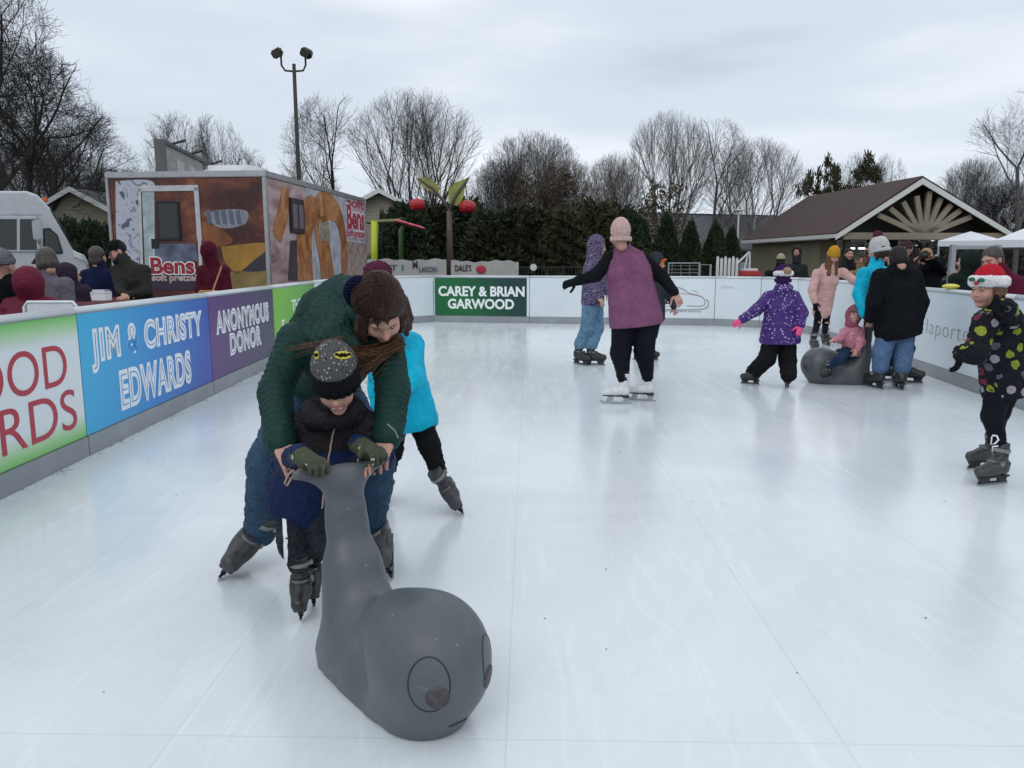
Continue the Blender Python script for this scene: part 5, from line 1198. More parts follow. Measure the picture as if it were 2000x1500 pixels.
# coat hood lying on the back of the neck, ear band, hair and pompom
q = Sh(.05); q.chain([vx(at(592, 640, 3.2)), vx(at(625, 612, 3.2)), vx(at(672, 592, 3.15)), vx(at(708, 585, 3.05))], [.06, .078, .080, .05]); q.chain([vx(at(610, 655, 3.12)), vx(at(655, 662, 2.98)), vx(at(692, 672, 2.93))], [.06, .05, .035]); q.chain([vx(at(632, 600, 3.2)), vx(at(668, 574, 3.17)), vx(at(700, 566, 3.08))], [.075, .062, .045]); q.chain([vx(at(645, 622, 3.1)), vx(at(672, 634, 3.0))], [.075, .06])
q.disp = wrinkle(.006, 26, 12); solid(q, 'hood', c_green, mother, .0065)
q = Sh(.02); q.ell(fm.p(0, -.03, .045), A(.094, .108, .104), fm.R); q.box(fm.p(.016, .10, -.040), A(.074, .085, .092), .045, fm.R, .02, 's')
q.chain([fm.p(.07, .03, .03), fm.p(.088, .05, -.03), fm.p(.08, .07, -.09)], [.03, .022, .012]); q.chain([fm.p(-.06, .0, .03), fm.p(-.080, .02, -.03), fm.p(-.070, .05, -.085)], [.026, .022, .014])
q.disp = lambda P: .0012 * np.sin(fm.loc(P)[:, 0] * 420 + 3 * np.sin(fm.loc(P)[:, 2] * 30)) + .003 * noise3(P, 50, 3); hr_ = solid(q, 'hair', h_brown, mother, .005)
rng = random.Random(4); st = MB()
def strand_bundle(parent, a, b, sag, n_, sp, m, name, r=.0035):
    st = MB()
    for i in range(n_):
        o1 = np.array([rng.gauss(0, 1) * x for x in sp]); o2 = np.array([rng.gauss(0, 1) * x for x in sp]); p0, p1 = a + o1 * .7, b + o2; mid_ = (p0 + p1) / 2 + A(*sag) * rng.uniform(.5, 1.3)
        pts = []
        for t in np.linspace(0, 1, 7): pts.append(Vector([float(x) for x in ((1 - t) ** 2 * p0 + 2 * t * (1 - t) * mid_ + t * t * p1)]) - parent.location)
        st.tube(pts, [r * (1 - .75 * k / 6) for k in range(7)], 4, False)
    return st.build(name, m, parent, True)
hb = hairm('light_brown_hair', (.10, .05, .028))
hc = strand_bundle(mother, vx(at(778, 672, 2.97)), vx(at(640, 694, 2.86)), (0, 0, -.045), 220, (.016, .025, .018), hb, 'hair_strands', .0028)
sb_ = MB()
for i in range(420):
    y0 = rng.uniform(-.10, .085); sd = rng.choice((-1, 1)); ph0 = rng.uniform(0, .12); ph1 = rng.uniform(1.25, 1.9); tw = rng.uniform(-.02, .03); lift = rng.uniform(1.0, 1.045); pts = []
    for t in np.linspace(ph0, ph1, 8):
        yy = y0 + tw * (t / 1.5) - .25 * (t > 1.2) * (t - 1.2) * .2; rr = math.sqrt(max(.05, 1 - ((yy + .03) / .112) ** 2)); pts.append(Vector([float(x) for x in fm.p(sd * .100 * lift * rr * math.sin(t) + .008, yy, .045 + .110 * lift * rr * math.cos(t))]) - mother.location)
    sb_.tube(pts, [.0014] * 7 + [.0006], 4, False)
sb_.build('hair_strands', h_brown, mother, True)
strand_bundle(mother, vx(at(752, 684, 2.94)), vx(at(692, 730, 2.88)), (0, 0, -.03), 90, (.018, .02, .012), hb, 'hair_strands', .0032)
strand_bundle(mother, vx(at(665, 665, 2.86)), vx(at(560, 690, 2.95)), (0, 0, .01), 16, (.012, .02, .016), hb, 'hair_strands', .0015)
q = Sh(.01); N = 18; R0 = [fm.p(.0 + .104 * math.cos(t), -.055 + .0 * math.sin(t) - .03 * abs(math.cos(t)), .03 + .112 * math.sin(t)) for t in np.linspace(rad(-60), rad(50), N)]
for i in range(N - 1): q.cone(R0[i], R0[i + 1], .020, .020, .02)
q.disp = wrinkle(.002, 120, 2); solid(q, 'ear_band', knit('navy_knit', (.006, .008, .035)), mother, .005)
q = Sh(.01); q.ell(vx(at(738, 530, 3.10)), A(.056, .05, .042)); q.disp = wrinkle(.008, 110, 8); solid(q, 'pompom', cloth('maroon_wool', (.085, .02, .045), .95), mother, .005)
q = MB(); q.ribbon([at(756, 828, 2.605) - mother.location, at(772, 842, 2.61) - mother.location, at(778, 856, 2.612) - mother.location], .004, (0, .003, 0)); q.build('sleeve_mark', m_strap, mother)

# ------------------------------------------------------------------ the boy
gl_m = spots('olive_printed_glove', (.055, .065, .040), [(.45, .47, .40), (.08, .09, .06)], 28, .24, .85)
hatm = [cloth('black_knit', (.006, .006, .007), .9), spots('grey_dotted_knit', (.075, .075, .075), [(.02, .02, .02), (.35, .35, .33)], 85, .3, .9)]
Jb = dict(hd=(657, 747, -.12), nk=(652, 812, -.03), sl=(596, 832, .03), sr=(718, 834, -.02), el=(556, 905, -.02), er=(742, 892, -.06), pv=(590, 968, .08), kl=(570, 1062, .0), kr=(627, 1062, .04),
          hl=(590, 915, -.2), hr=(722, 905, -.2))
tipL, tipR = SW(.01, -.112, .685), SW(.01, .112, .685)
boy, PB, fb = person('small boy in a navy and black jacket and printed beanie holding the seal handles', [(588, 1216, (.12, -.93, -.28), (0, -.25, .95)), (614, 1190, (.25, -.93, -.2), (0, -.2, .95))], Jb, (.35, -1), .72, 1.06, .0055, [c_char, c_navy], cloth('dark_track_pants', (.020, .026, .032), .7, .5, fold=.9), 'black',
    head=((.14, -.85, -.50), (.02, -.50, .86)), smile=1, jp=dict(r=(.175, .180, .078, .06), w=.006, f=40, hem=.06, mi=lambda Cn, P: (Cn[:, 2] < P['sl'][2] - .075 + .15 * 0).astype(np.int32), apuff=(4, .006)), tp=dict(r=(.086, .068, .062), w=.006, f=46, end=.10, puff=(4, .005)), lean=.4, footyaw=[(.35, -1), (.5, -1)], coat=.0, gloves=False, headh=1.02,
    hat=dict(t='beanie', m=hatm, mi=lambda L: (L[:, 2] > .088).astype(np.int32), z=-.022, h=.134, rr=(.097, .122), rib=.0007, cuff=.005, cm=hatm[0]))
# gloved hands closed over the handle tips
bar = nrm(tipR - tipL)
for tp_, sd, nm in ((tipL, 1, -1), (tipR, -1, 1)):
    gq = Sh(.010); up = A(0, 0, 1); hd_ = nrm(SW(1, 0, 0) - SW(0, 0, 0)); w = tp_ - hd_ * .045 + A(0, 0, .038)
    hand_sh(gq, w, nrm(hd_ * 1 + A(0, 0, .12)), nrm(up + hd_ * .3), bar * sd, .92, 1.05, .16, 1.02, .45); gq.cone(w - hd_ * .05 + A(0, 0, .01), w + hd_ * .03, .034, .034); solid(gq, 'glove', gl_m, boy, .0038)
sl_ = Sh(.02)
for tp_, e_, s0 in ((tipL, PB['el'], PB['sl']), (tipR, PB['er'], PB['sr'])): w = tp_ - hd_ * .09 + A(0, 0, .05); sl_.cone(e_, w, .046, .036)
sl_.disp = wrinkle(.006, 34, 3); solid(sl_, 'sleeve', c_navy, boy, .006)
q = Sh(.02); q.chain([PB['sl'] + A(.02, .0, .03), PB['nk'] + A(-.06, -.03, .0), PB['nk'] + A(-.01, -.085, .0), PB['nk'] + A(.055, -.03, .0), PB['sr'] + A(-.02, 0, .03)], [.04, .045, .03, .045, .04]); q.chain([PB['nk'] + A(-.07, .0, .02), PB['nk'] + A(0, .07, .03), PB['nk'] + A(.07, 0, .02)], [.05, .06, .05]); q.disp = wrinkle(.006, 50, 5); solid(q, 'hood', c_char, boy, .006)
# zip, stripe, hat emblems, loop
def on_surface(ob, u, v):
    """first hit of the mesh along the photo's sight line"""
    bpy.context.view_layer.update(); o_ = Vector((0, 0, H)) - ob.matrix_world.translation; hitp = ob.ray_cast(o_, ray(u, v).normalized()); return (hitp[1], hitp[2]) if hitp[0] else (None, None)
def kid(o, nm): return [c for c in o.children if c.name.split('.')[0] == nm][0]
def stroke_on(ob, px, w, m, name, lift=.004, parent=None):
    q = MB(); P = []
    for u, v in px:
        p, n_ = on_surface(ob, u, v)
        if p is not None: P.append((p + n_ * lift, n_))
    if len(P) < 2: return
    V = []
    for i, (p, n_) in enumerate(P):
        d = (P[min(i + 1, len(P) - 1)][0] - P[max(i - 1, 0)][0]).normalized(); sd = d.cross(n_).normalized() * w / 2; V += [p + sd, p - sd]
    q.add(V, [(2 * i, 2 * i + 2, 2 * i + 3, 2 * i + 1) for i in range(len(P) - 1)]); return q.build(name, m, ob.parent if parent is None else parent)
bj = kid(boy, 'jacket'); m_zip = mat('pale_orange_zip', (.42, .28, .22), .5); L_ = lambda a, b, n_: [(a[0] + (b[0] - a[0]) * t, a[1] + (b[1] - a[1]) * t) for t in np.linspace(0, 1, n_)]
stroke_on(bj, L_((662, 806), (650, 850), 8) + L_((649, 854), (640, 905), 8), .006, m_zip, 'zip'); stroke_on(bj, L_((634, 950), (628, 992), 6), .008, m_zip, 'zip')
stroke_on(kid(boy, 'trousers'), L_((556, 1010), (560, 1112), 12), .016, m_white_letter, 'side_stripe')
bh = kid(boy, 'hat')
def patch_on(ob, poly, m, name, lift=.002, parent=None):
    cu = sum(p[0] for p in poly) / len(poly), sum(p[1] for p in poly) / len(poly); n_ = len(poly); V = []
    c0, n0 = on_surface(ob, *cu)
    if c0 is None: return
    V = [c0 + n0 * lift]; R_ = (.3, .6, .82, 1.)
    for r in R_:
        for u, v in poly:
            p, nn = on_surface(ob, cu[0] + (u - cu[0]) * r, cu[1] + (v - cu[1]) * r); V.append((p + nn * lift) if p is not None else V[-1])
    F = [(0, 1 + i, 1 + (i + 1) % n_) for i in range(n_)]
    for j in range(len(R_) - 1): F += [(1 + j * n_ + i, 1 + (j + 1) * n_ + i, 1 + (j + 1) * n_ + (i + 1) % n_, 1 + j * n_ + (i + 1) % n_) for i in range(n_)]
    return mkmesh(name, V, F, m, parent or ob)
yel = mat('yellow_knit', (.55, .50, .06), .8)
for cx_, rx_ in ((669, 17), (619, 5)):
    patch_on(bh, [(cx_ + rx_ * math.cos(t), 694 + 8 * math.sin(t)) for t in np.linspace(0, 6.0, 14)], yel, 'emblem', .0025)
    patch_on(bh, [(cx_ + rx_ * a, 694 + 8 * b_) for a, b_ in ((-.8, -.5), (-.35, -.05), (-.2, -.55), (0, -.3), (.2, -.55), (.35, -.05), (.8, -.5), (.95, .1), (.5, .25), (.3, .6), (0, .4), (-.3, .6), (-.5, .25), (-.95, .1))], hatm[0], 'emblem', .0045)
q = MB(); lp_ = [at(574, 917, 2.60), at(562, 928, 2.62), at(556, 944, 2.66), at(561, 948, 2.66), at(570, 932, 2.62)]; q.tube([p - boy.location for p in lp_], .0035, 6); q.build('zip_pull', m_zip, boy)

# ------------------------------------------------------------------ child in cyan behind the mother
Jc = dict(hd=(768, 612, -.12), nk=(775, 655, -.05), sl=(738, 680, 0), sr=(805, 672, .1), el=(740, 760, -.05), er=(806, 740, -.1), hl=(742, 820, -.1), hr=(772, 770, -.25), pv=(792, 800, .05), kl=(765, 880, -.05), kr=(838, 868, .0))
person('child in a bright cyan jacket and black trousers half hidden behind the mother', [(748, 975), (907, 1006, (.25, -.9, -.3), (-.55, -.1, .78))], Jc, (-.3, -1), .80, 1.05, .008, c_cyan, cloth('black_track_pants', (.007, .008, .010), .75, .4, fold=.8), 'grey', hair=(h_brown, .1), head=((-.4, -.7, -.4), (0, -.3, .9)),
    jp=dict(r=(.16, .215, .075, .06), hem=.06, w=.005), coat=.02, hem=A(.10, 0, -1), lean=.85, footyaw=[(.2, -1), (.45, -1)], tp=dict(r=(.10, .072, .060), w=.008, f=34, end=.25))

# ------------------------------------------------------------------ skaters further off
Jp = dict(hd=(1211, 461, -.05), nk=(1213, 480, 0), sl=(1192, 506, 0), sr=(1256, 506, 0), el=(1163, 538, 0), er=(1290, 538, 0), hl=(1126, 549, -.02), hr=(1318, 572, -.05), fr=(1328, 592, -.08), pv=(1240, 612, 0), kl=(1212, 690, .02), kr=(1259, 690, .0))
plum, PP, fp = person('woman seen from behind in a plum vest, pink beanie and white figure skates', [(1206, 789), (1254, 783)], Jp, (-.25, 1), 1.0, 1.18, .008, c_plum, cloth('black_leggings', (.006, .007, .012), .7, .3, fold=.6), 'white', hair=(h_dk, 0), gloves=c_blk2, gonly=1,
    hat=dict(t='beanie', m=knit('pale_pink_knit', (.66, .47, .43)), z=-.055, h=.125, rib=.003), head=((-.25, 1, -.15), (0, .05, 1)), jp=dict(r=(.175, .222, .066, .05), th=.7, w=.006, f=30, hem=.06), sleeve=c_blk2, hem=A(.12, 0, -1), footyaw=[(-1, .1), (-1, .25)], tp=dict(r=(.112, .088, .056), w=.010), lean=.3)
for c in list(plum.children):
    if c.name.startswith('jacket'): c.name = 'vest'
Js = dict(hd=(1168, 482, 0), nk=(1160, 512, 0), sl=(1152, 520, -.1), sr=(1166, 520, .12), el=(1146, 552, -.1), er=(1175, 550, .1), hl=(1168, 580, -.2), hr=(1186, 570, .1), pv=(1158, 578, 0), kl=(1148, 640, -.02), kr=(1165, 642, .06))
person('teenager in a striped purple hoodie and light jeans, left of the plum vest woman', [(1134, 713), (1160, 714)], Js, (1, .2), 1.02, 1., .010, c_strp, d_light, 'black', hood='up', head=((1, .25, -.2), (0, 0, 1)), footyaw=[(.5, -.5), (1, -.2)], jp=dict(r=(.165, .185, .07, .055), hem=.06), tp=dict(r=(.105, .09, .08), w=.012, f=42, end=.2), lean=.2, headh=.95)
Jg = dict(hd=(1284, 514, 0), nk=(1280, 540, 0), sl=(1262, 552, 0), sr=(1300, 552, 0), el=(1260, 590, 0), er=(1310, 580, 0), hl=(1262, 610, 0), hr=(1316, 600, 0), pv=(1276, 610, 0), kl=(1260, 655, 0), kr=(1275, 655, 0))
gk, _, fg = person('child in a grey hoodie with orange lining, hidden behind the plum vest woman', [(1250, 705), (1268, 703)], Jg, (.6, -.5), .86, 1., .010, cloth('grey_hoodie', (.03, .033, .04), .85), c_blk, 'black', hood='up', head=((.85, -.4, -.2), (0, 0, 1)), footyaw=[(1, -.2), (1, -.2)], headh=1.)
q = Sh(.01); Rr = [fg.p(.068 * math.cos(t), .085 - .02 * math.cos(2 * t), -.01 + .09 * math.sin(t)) for t in np.linspace(0, 2 * math.pi, 17)]
for i in range(16): q.cone(Rr[i], Rr[i + 1], .012, .012)
solid(q, 'hood_lining', cloth('orange_lining', (.55, .12, .04), .8), gk, .006)
Ju = dict(hd=(1528, 543, 0), nk=(1527, 560, 0), sl=(1502, 580, 0), sr=(1551, 580, 0), el=(1477, 606, 0), er=(1567, 610, -.05), hl=(1449, 624, -.02), hr=(1563, 636, -.15), pv=(1524, 652, 0), kl=(1498, 700, 0), kr=(1538, 704, 0))
pk, PU, fu = person('child seen from behind in a speckled purple snow jacket and black snow trousers', [(1466, 751), (1537, 757)], Ju, (-.15, 1), .82, 1.15, .008, c_purp, cloth('black_snow_pants', (.008, .008, .010), .7, .3, fold=.8), 'black', hood='down', gloves=cloth('neon_pink_knit', (.75, .10, .25), .8), head=((-.1, 1, -.1), (0, 0, 1)), headh=.95,
    hat=dict(t='beanie', m=knit('violet_knit', (.05, .018, .10)), z=-.055, h=.125, pom=cloth('tan_fur', (.30, .20, .14), .95), pp=(0, -.135, .075), pr=.05), jp=dict(r=(.175, .235, .078, .06), w=.010, f=48, hem=.07), footyaw=[(-1, -.1), (.2, 1)], tp=dict(r=(.11, .105, .105), w=.011, f=42, end=-.25), lean=.2)
q = Sh(.02); q.chain([fu.p(.095, -.02, .055), fu.p(.06, -.105, .05), fu.p(0, -.13, .045), fu.p(-.06, -.105, .05), fu.p(-.095, -.02, .055)], [.028, .026, .024, .026, .028]); q.disp = wrinkle(.007, 120, 4); solid(q, 'fur_band', cloth('white_fur', (.7, .68, .68), .95), pk, .006)
Jy = dict(hd=(1628, 500, -.1), nk=(1620, 522, 0), sl=(1596, 534, 0), sr=(1646, 532, 0), el=(1586, 566, -.05), er=(1668, 548, -.05), hl=(1591, 590, -.1), hr=(1690, 562, -.1), pv=(1609, 590, .05), kl=(1596, 632, 0), kr=(1613, 630, .05))
yg, PY, fy_ = person('girl in a blush pink coat and yellow beanie with long auburn hair', [(1589, 688), (1612, 674)], Jy, (.15, -1), .98, .92, .009, c_pink, c_blk2, 'black', gloves=c_blk2, hair=(h_lb, .36), head=((.1, -.85, -.5), (0, -.4, .9)), smile=.3, headh=.95,
    hat=dict(t='beanie', m=knit('mustard_knit', (.62, .33, .03)), z=.005, h=.125, rib=.003), hood='down', jp=dict(r=(.155, .165, .068, .055), apuff=(5, .006), puff=(6, .005), hem=.10), coat=.10, hem=A(0, .1, -1), tp=dict(r=(.08, .055, .045), w=.003), footyaw=[(-.1, -1), (.1, -1)], lean=.1)
q = Sh(.01); q.ell(PY['kl'] + A(0, -.045, .0), A(.035, .03, .045)); solid(q, 'torn_knee', SKIN, yg, .008); q = Sh(.01); q.ell(PY['kr'] + A(0, -.04, .0), A(.04, .03, .02)); solid(q, 'torn_knee', SKIN, yg, .008)
# toddler on the second seal
Jt = dict(hd=(1668, 616, 0), nk=(1667, 634, .02), sl=(1650, 648, 0), sr=(1680, 648, .02), el=(1640, 662, -.04), er=(1682, 668, -.08), hl=(1630, 664, -.1), hr=(1674, 683, -.14), pv=(1664, 684, .02), kl=(1640, 702, -.24), kr=(1640, 690, .20))
tod, PT, ft = person('toddler in a pink speckled jacket and blue jeans sitting on the far seal', [(1604, 742, (-.85, -.45, -.12), (.1, 0, 1), 8.42), (1596, 728, (-.9, -.4, -.1), (.1, 0, 1), 8.98)], Jt, (-.35, -1), .60, 1.1, .007, c_camo, d_dark, 'black', hood=None, gloves=SKIN, head=((-.12, -1, .0), (.15, 0, 1)), smile=.6, headh=.92, Y0=8.62,
    hat=dict(t='beanie', m=knit('grey_pink_knit', (.22, .12, .13)), z=.035, h=.11), jp=dict(r=(.165, .17, .075, .058), hem=.04), tp=dict(r=(.10, .078, .065), end=.1), footyaw=[(-.9, -.5), (-.9, -.5)], lean=.3)
q = Sh(.02); N = 16; R0 = [ft.p(.088 * math.cos(t), -.01, .01 + .118 * math.sin(t)) for t in np.linspace(rad(-50), rad(230), N)]
for i in range(N - 1): q.cone(R0[i], R0[i + 1], .024, .024)
q.cone(ft.p(0, -.03, -.08), ft.p(0, -.02, -.14), .07, .07); q.disp = wrinkle(.004, 60, 3); solid(q, 'hood', cloth('rose_fleece', (.30, .09, .13), .9), tod, .006)
q = Sh(.01)
R0 = [ft.p(.112 * math.cos(t), -.035, .02 + .14 * math.sin(t)) for t in np.linspace(rad(10), rad(170), 12)]
for i in range(11): q.cone(R0[i], R0[i + 1], .014, .014)
solid(q, 'hood_trim', cloth('white_fleece', (.66, .68, .70), .9), tod, .006)
# person in cyan and adult in black beside them
Jq = dict(hd=(1716, 490, 0), nk=(1712, 518, 0), sl=(1688, 536, -.1), sr=(1728, 534, .1), el=(1678, 575, -.15), er=(1740, 575, 0), hl=(1690, 615, -.3), hr=(1735, 612, -.2), pv=(1735, 620, .05), kl=(1738, 680, 0), kr=(1774, 680, .05))
person('skater in cyan jacket and white pompom beanie behind the adult', [(1734, 744), (1776, 748)], Jq, (-.8, .3), .98, 1., .009, c_cyan, d_dark, 'black', gloves=c_blk, hair=(h_brown, .10), hat=dict(t='beanie', m=knit('white_knit', (.62, .62, .62)), z=-.03, h=.12, pom=cloth('maroon_wool', (.085, .02, .045), .95), pr=.05), head=((-.7, .6, -.3), (0.15, 0, 1)), jp=dict(r=(.17, .17, .075, .06)), footyaw=[(-1, .1), (.6, -.5)], lean=.2)
Jk = dict(hd=(1752, 506, -.05), nk=(1750, 524, 0), sl=(1719, 540, 0), sr=(1784, 540, 0), el=(1706, 590, -.05), er=(1799, 590, -.05), hl=(1700, 622, .05), hr=(1790, 632, -.1), pv=(1754, 630, 0), kl=(1722, 690, 0), kr=(1764, 690, 0))
person('adult seen from behind in a bulky black jacket and blue jeans by the far seal', [(1708, 758), (1755, 760)], Jk, (-.2, 1), 1.0, 1.06, .008, c_blk2, d_med, 'black', hood='down', hair=(h_dk, .07), head=((-.35, .85, -.45), (0, .4, .9)), jp=dict(r=(.185, .235, .082, .062), w=.010, f=48, hem=.10, puff=(5, .004)), hem=A(.22, 0, -1), footyaw=[(-.3, 1), (.1, 1)], tp=dict(r=(.108, .092, .085), w=.007, end=.15), lean=.2)
# Santa hat skater at the right
c_prt = spots('green_blob_fleece_print', (.010, .010, .016), [(.22, .27, .03), (.25, .30, .04), (.10, .10, .13), (.22, .27, .03), (.3, .28, .32), (.16, .03, .05)], 14.5, .40, .95)
Jx = dict(hd=(1928, 566, 0), nk=(1945, 598, 0), sl=(1925, 628, -.12), sr=(1972, 622, .14), el=(1905, 690, -.22), er=(1985, 640, -.10), hl=(1878, 690, -.2), fl=(1868, 725, -.2), hr=(1964, 598, -.24), fr=(1918, 578, -.32), pv=(1966, 738, .02), kl=(1938, 812, -.05), kr=(1950, 806, .1))
sk, PX, fxh = person('child in a Santa hat and black fleece printed with green blobs, hand at the face', [(1940, 947), (1922, 915)], Jx, (-1, -.25), .84, 1.12, .006, c_prt, cloth('black_leggings', (.006, .007, .012), .7), 'grey', gloves=c_blk2, head=((-.95, -.35, -.1), (0, 0, 1)), hair=(h_lb, .03), headh=1.0, Y0=4.72,
    hat=dict(t='santa', m=cloth('red_plush', (.42, .015, .03), .9), z=.03, h=.12, mi=None, cm=cloth('white_plush', (.72, .72, .74), .95), cuff=.025), jp=dict(r=(.175, .195, .082, .062), w=.010, f=46, hem=.06), tp=dict(r=(.10, .066, .050), w=.004, end=.05), footyaw=[(-1, -.25), (-1, -.1)], lean=.2)
q = MB()
for dx, dz, r in ((-.03, .0, .014), (.035, .004, .014)):
    for a in (0, .8, -.8): c = fxh.p(-.02 + dx + .015 * math.sin(a), .112 if False else .118, .068 + dz + .012 * math.cos(a)); q.ball(Vector([float(x) for x in c]) - sk.location, (r, r * .5, r * .8), 8, 5)
q.build('holly_leaves', mat('holly_green', (.01, .12, .04), .6), kid(sk, 'hat') if False else sk, True)
q = MB(); q.ball(Vector([float(x) for x in fxh.p(-.02, .125, .058)]) - sk.location, .014, 8, 6); q.build('holly_berry', m_cher, sk, True)
tro = kid(sk, 'trousers')
for ch_, px in (('D', [(1938, 852), (1936, 868), (1944, 866), (1950, 859), (1947, 851), (1938, 850)]), ('F', [(1940, 888), (1939, 872), (1950, 871)]), ('F', [(1939, 879), (1947, 878)])): stroke_on(tro, px, .010, m_white_letter, 'lettering', .003)

# ------------------------------------------------------------------ spectators behind the boards
def spec(label, hd, sh, Y, fwd, jacket, s=1., hat=None, hair=None, hood=None, w=None, arms=None, head=None, seated=False, gloves=None, g=1., jp=None, trousers=None, hs=None, group='spectators outside the boards'):
    """hd head px, sh shoulder mid px, w shoulder half width px"""
    pm = 1500 / Y; w = w or .17 * s * pm; lean = sh[0] - hd[0]; J = dict(hd=(*hd, 0), nk=((hd[0] + sh[0]) / 2, (hd[1] + sh[1]) / 2 + .0 * pm, 0), sl=(sh[0] - w, sh[1], 0), sr=(sh[0] + w, sh[1], 0), pv=(sh[0] + lean * .6, sh[1] + .48 * s * pm, .02))
    J['el'] = (sh[0] - w * 1.25, sh[1] + .27 * s * pm, -.02); J['er'] = (sh[0] + w * 1.25, sh[1] + .27 * s * pm, -.02); J['hl'] = (sh[0] - w * .9, sh[1] + .42 * s * pm, -.12); J['hr'] = (sh[0] + w * .9, sh[1] + .42 * s * pm, -.12)
    if arms: J.update(arms)
    return person(label, None, J, fwd, s, g, .012 if Y < 12 else .015, jacket, trousers or c_blk, None, hat=hat, hair=hair, hood=hood, head=head, gloves=gloves, Y0=Y, jp=jp or {}, headh=hs, group=group)
g_knit, b_knit = knit('grey_knit', (.17, .18, .20)), cloth('black_knit', (.006, .006, .007), .9)
spec('spectator in black coat and grey hat cut by the left edge', (6, 520), (-4, 556), 6.6, (.2, 1), c_blk2, hat=dict(t='beanie', m=g_knit), w=42)
spec('spectator in a quilted maroon coat with the hood up, seated at far left', (62, 556), (62, 598), 6.5, (.1, 1), c_marn, .95, hood='up', w=40, hair=(h_dk, 0), jp=dict(r=(.19, .19, .08, .06), puff=(6, .014), apuff=(5, .012)), g=1.1)
spec('spectator in grey fleece and grey brimmed cap behind the maroon coat', (90, 510), (92, 556), 7.6, (-.8, .5), cloth('grey_lilac_fleece', (.13, .12, .15), .85), hat=dict(t='cap', m=g_knit), hair=(h_grey, .08), w=36, head=((-.8, .5, -.3), (0, 0, 1)))
spec('small hooded spectator in a dark plum coat left of the navy jacket', (137, 540), (142, 568), 8.4, (.6, .6), c_plumd, .88, hood='up', hair=(h_dk, 0), w=24)
spec('spectator in a navy jacket with one pale shoulder stripe', (191, 502), (193, 538), 9.4, (.1, 1), cloth('deep_navy_cloth', (.006, .010, .045), .8), hair=(h_grey, 0), w=24)
cm, PC, fc = spec('bearded man in black cap and dark olive jacket with hands clasped', (229, 492), (255, 530), 9.0, (-.7, -.6), cloth('dark_olive_shell', (.018, .019, .017), .6), 1.05, hat=dict(t='cap', m=b_knit), hair=(h_dk, 0), w=26, head=((-.65, -.65, -.45), (-.15, 0, 1)),
     arms=dict(el=(238, 568, -.15), er=(285, 570, -.1), hl=(242, 574, -.28), hr=(252, 578, -.3)), g=1.15)
q = Sh(.015); q.ell(fc.p(0, .06, -.085), A(.055, .045, .045), fc.R); q.disp = wrinkle(.004, 120, 3); solid(q, 'beard', h_dk, cm, .008)
mh, _, _ = spec('spectator in a maroon hoodie with a tan bag strap before the trailer', (411, 492), (417, 528), 11.6, (.3, 1), cloth('maroon_fleece', (.075, .008, .020), .9), hood='up', hair=(h_dk, 0), w=22)
q = MB(); q.tube([Vector(at(433, 520, 11.35)) - mh.location, Vector(at(424, 545, 11.32)) - mh.location, Vector(at(414, 572, 11.3)) - mh.location], .012, 6); q.build('bag_strap', mat('tan_strap', (.42, .25, .12), .6), mh)
bg_ = thing('shoulder_bag', 'tan shoulder bag at the hip of the maroon hoodie spectator', 'bag', at(408, 582, 11.25)); q = Sh(.02); q.box(vx(bg_.location), A(.14, .06, .11), .04); q.disp = wrinkle(.006, 30, 3); solid(q, 'bag_body', mat('tan_leather', (.42, .24, .07), .55), bg_, .01)
mb = MB(); mb.box((-.1, -.065, .02), (.1, -.055, .10), bev=.004); mb.build('flap', mat('brown_leather', (.3, .16, .05), .5), bg_)
# right side
spec('spectator in a dark hooded parka standing tall against the tan wall', (1556, 492), (1556, 522), 18.6, (-.5, -.8), cloth('slate_parka', (.022, .024, .027), .8), 1., hood='up', hair=(h_dk, 0), w=15, head=((-.4, -.9, -.2), (0, 0, 1)))
spec('spectator in black with a cream hat behind the purple jacket child', (1525, 508), (1518, 534), 17.6, (.3, 1), c_blk, .95, hat=dict(t='beanie', m=knit('cream_knit', (.45, .40, .30)), z=.03), hair=(h_dk, .15), w=18)
spec('spectator with an olive cap looking over the boards past the yellow beanie', (1680, 506), (1682, 536), 14.6, (-.7, -.7), cloth('camel_coat', (.22, .15, .08), .8), hat=dict(t='cap', m=cloth('olive_felt', (.05, .048, .035), .9)), hair=(h_lb, .12), w=18, head=((-.75, -.6, -.15), (0, 0, 1)))
spec('dark clad spectator between the yellow beanie girl and the olive cap', (1658, 497), (1660, 524), 16.0, (0, -1), c_blk, .97, hair=(h_dk, 0), w=17)
k_, _, fk = spec('man in a dark cap and red scarf under the shelter beam', (1772, 486), (1775, 514), 13.2, (-.2, -1), cloth('brown_black_coat', (.02, .015, .014), .8), 1.04, hat=dict(t='cap', m=cloth('dark_red_cap', (.05, .02, .02), .8)), hair=(h_dk, 0), w=20)
q = MB(); [q.ball(Vector([float(x) for x in fk.p(x, .088, .01)]) - k_.location, (.022, .012, .016), 8, 5) for x in (-.032, .032)]; q.build('sunglasses', m_black, k_, True)
spec('spectator in a brown jacket behind the white beanie', (1700, 486), (1702, 512), 15.4, (0, -1), cloth('brown_jacket', (.06, .04, .03), .8), .98, hair=(h_dk, 0), w=17)
wc, PW, fw_ = spec('woman in black with blond hair raising a black camera', (1808, 502), (1815, 532), 11.6, (-.6, -.8), c_blk2, .98, hair=(hairm('blond_hair', (.30, .18, .09)), .10), w=22, gloves=None, arms=dict(el=(1838, 510, -.15), er=(1845, 530, -.1), hl=(1800, 505, -.25), hr=(1822, 505, -.3)), head=((-.7, -.7, -.1), (0, 0, 1)))
q = thing('camera', 'black camera held up to the face of the woman in black', 'camera', at(1806, 499, 11.25)); mb = MB(); mb.box((-.07, -.035, -.045), (.07, .035, .045), bev=.008); mb.box((-.03, -.03, .045), (.03, .03, .07), bev=.006); mb.build('camera_body', m_boot, q)
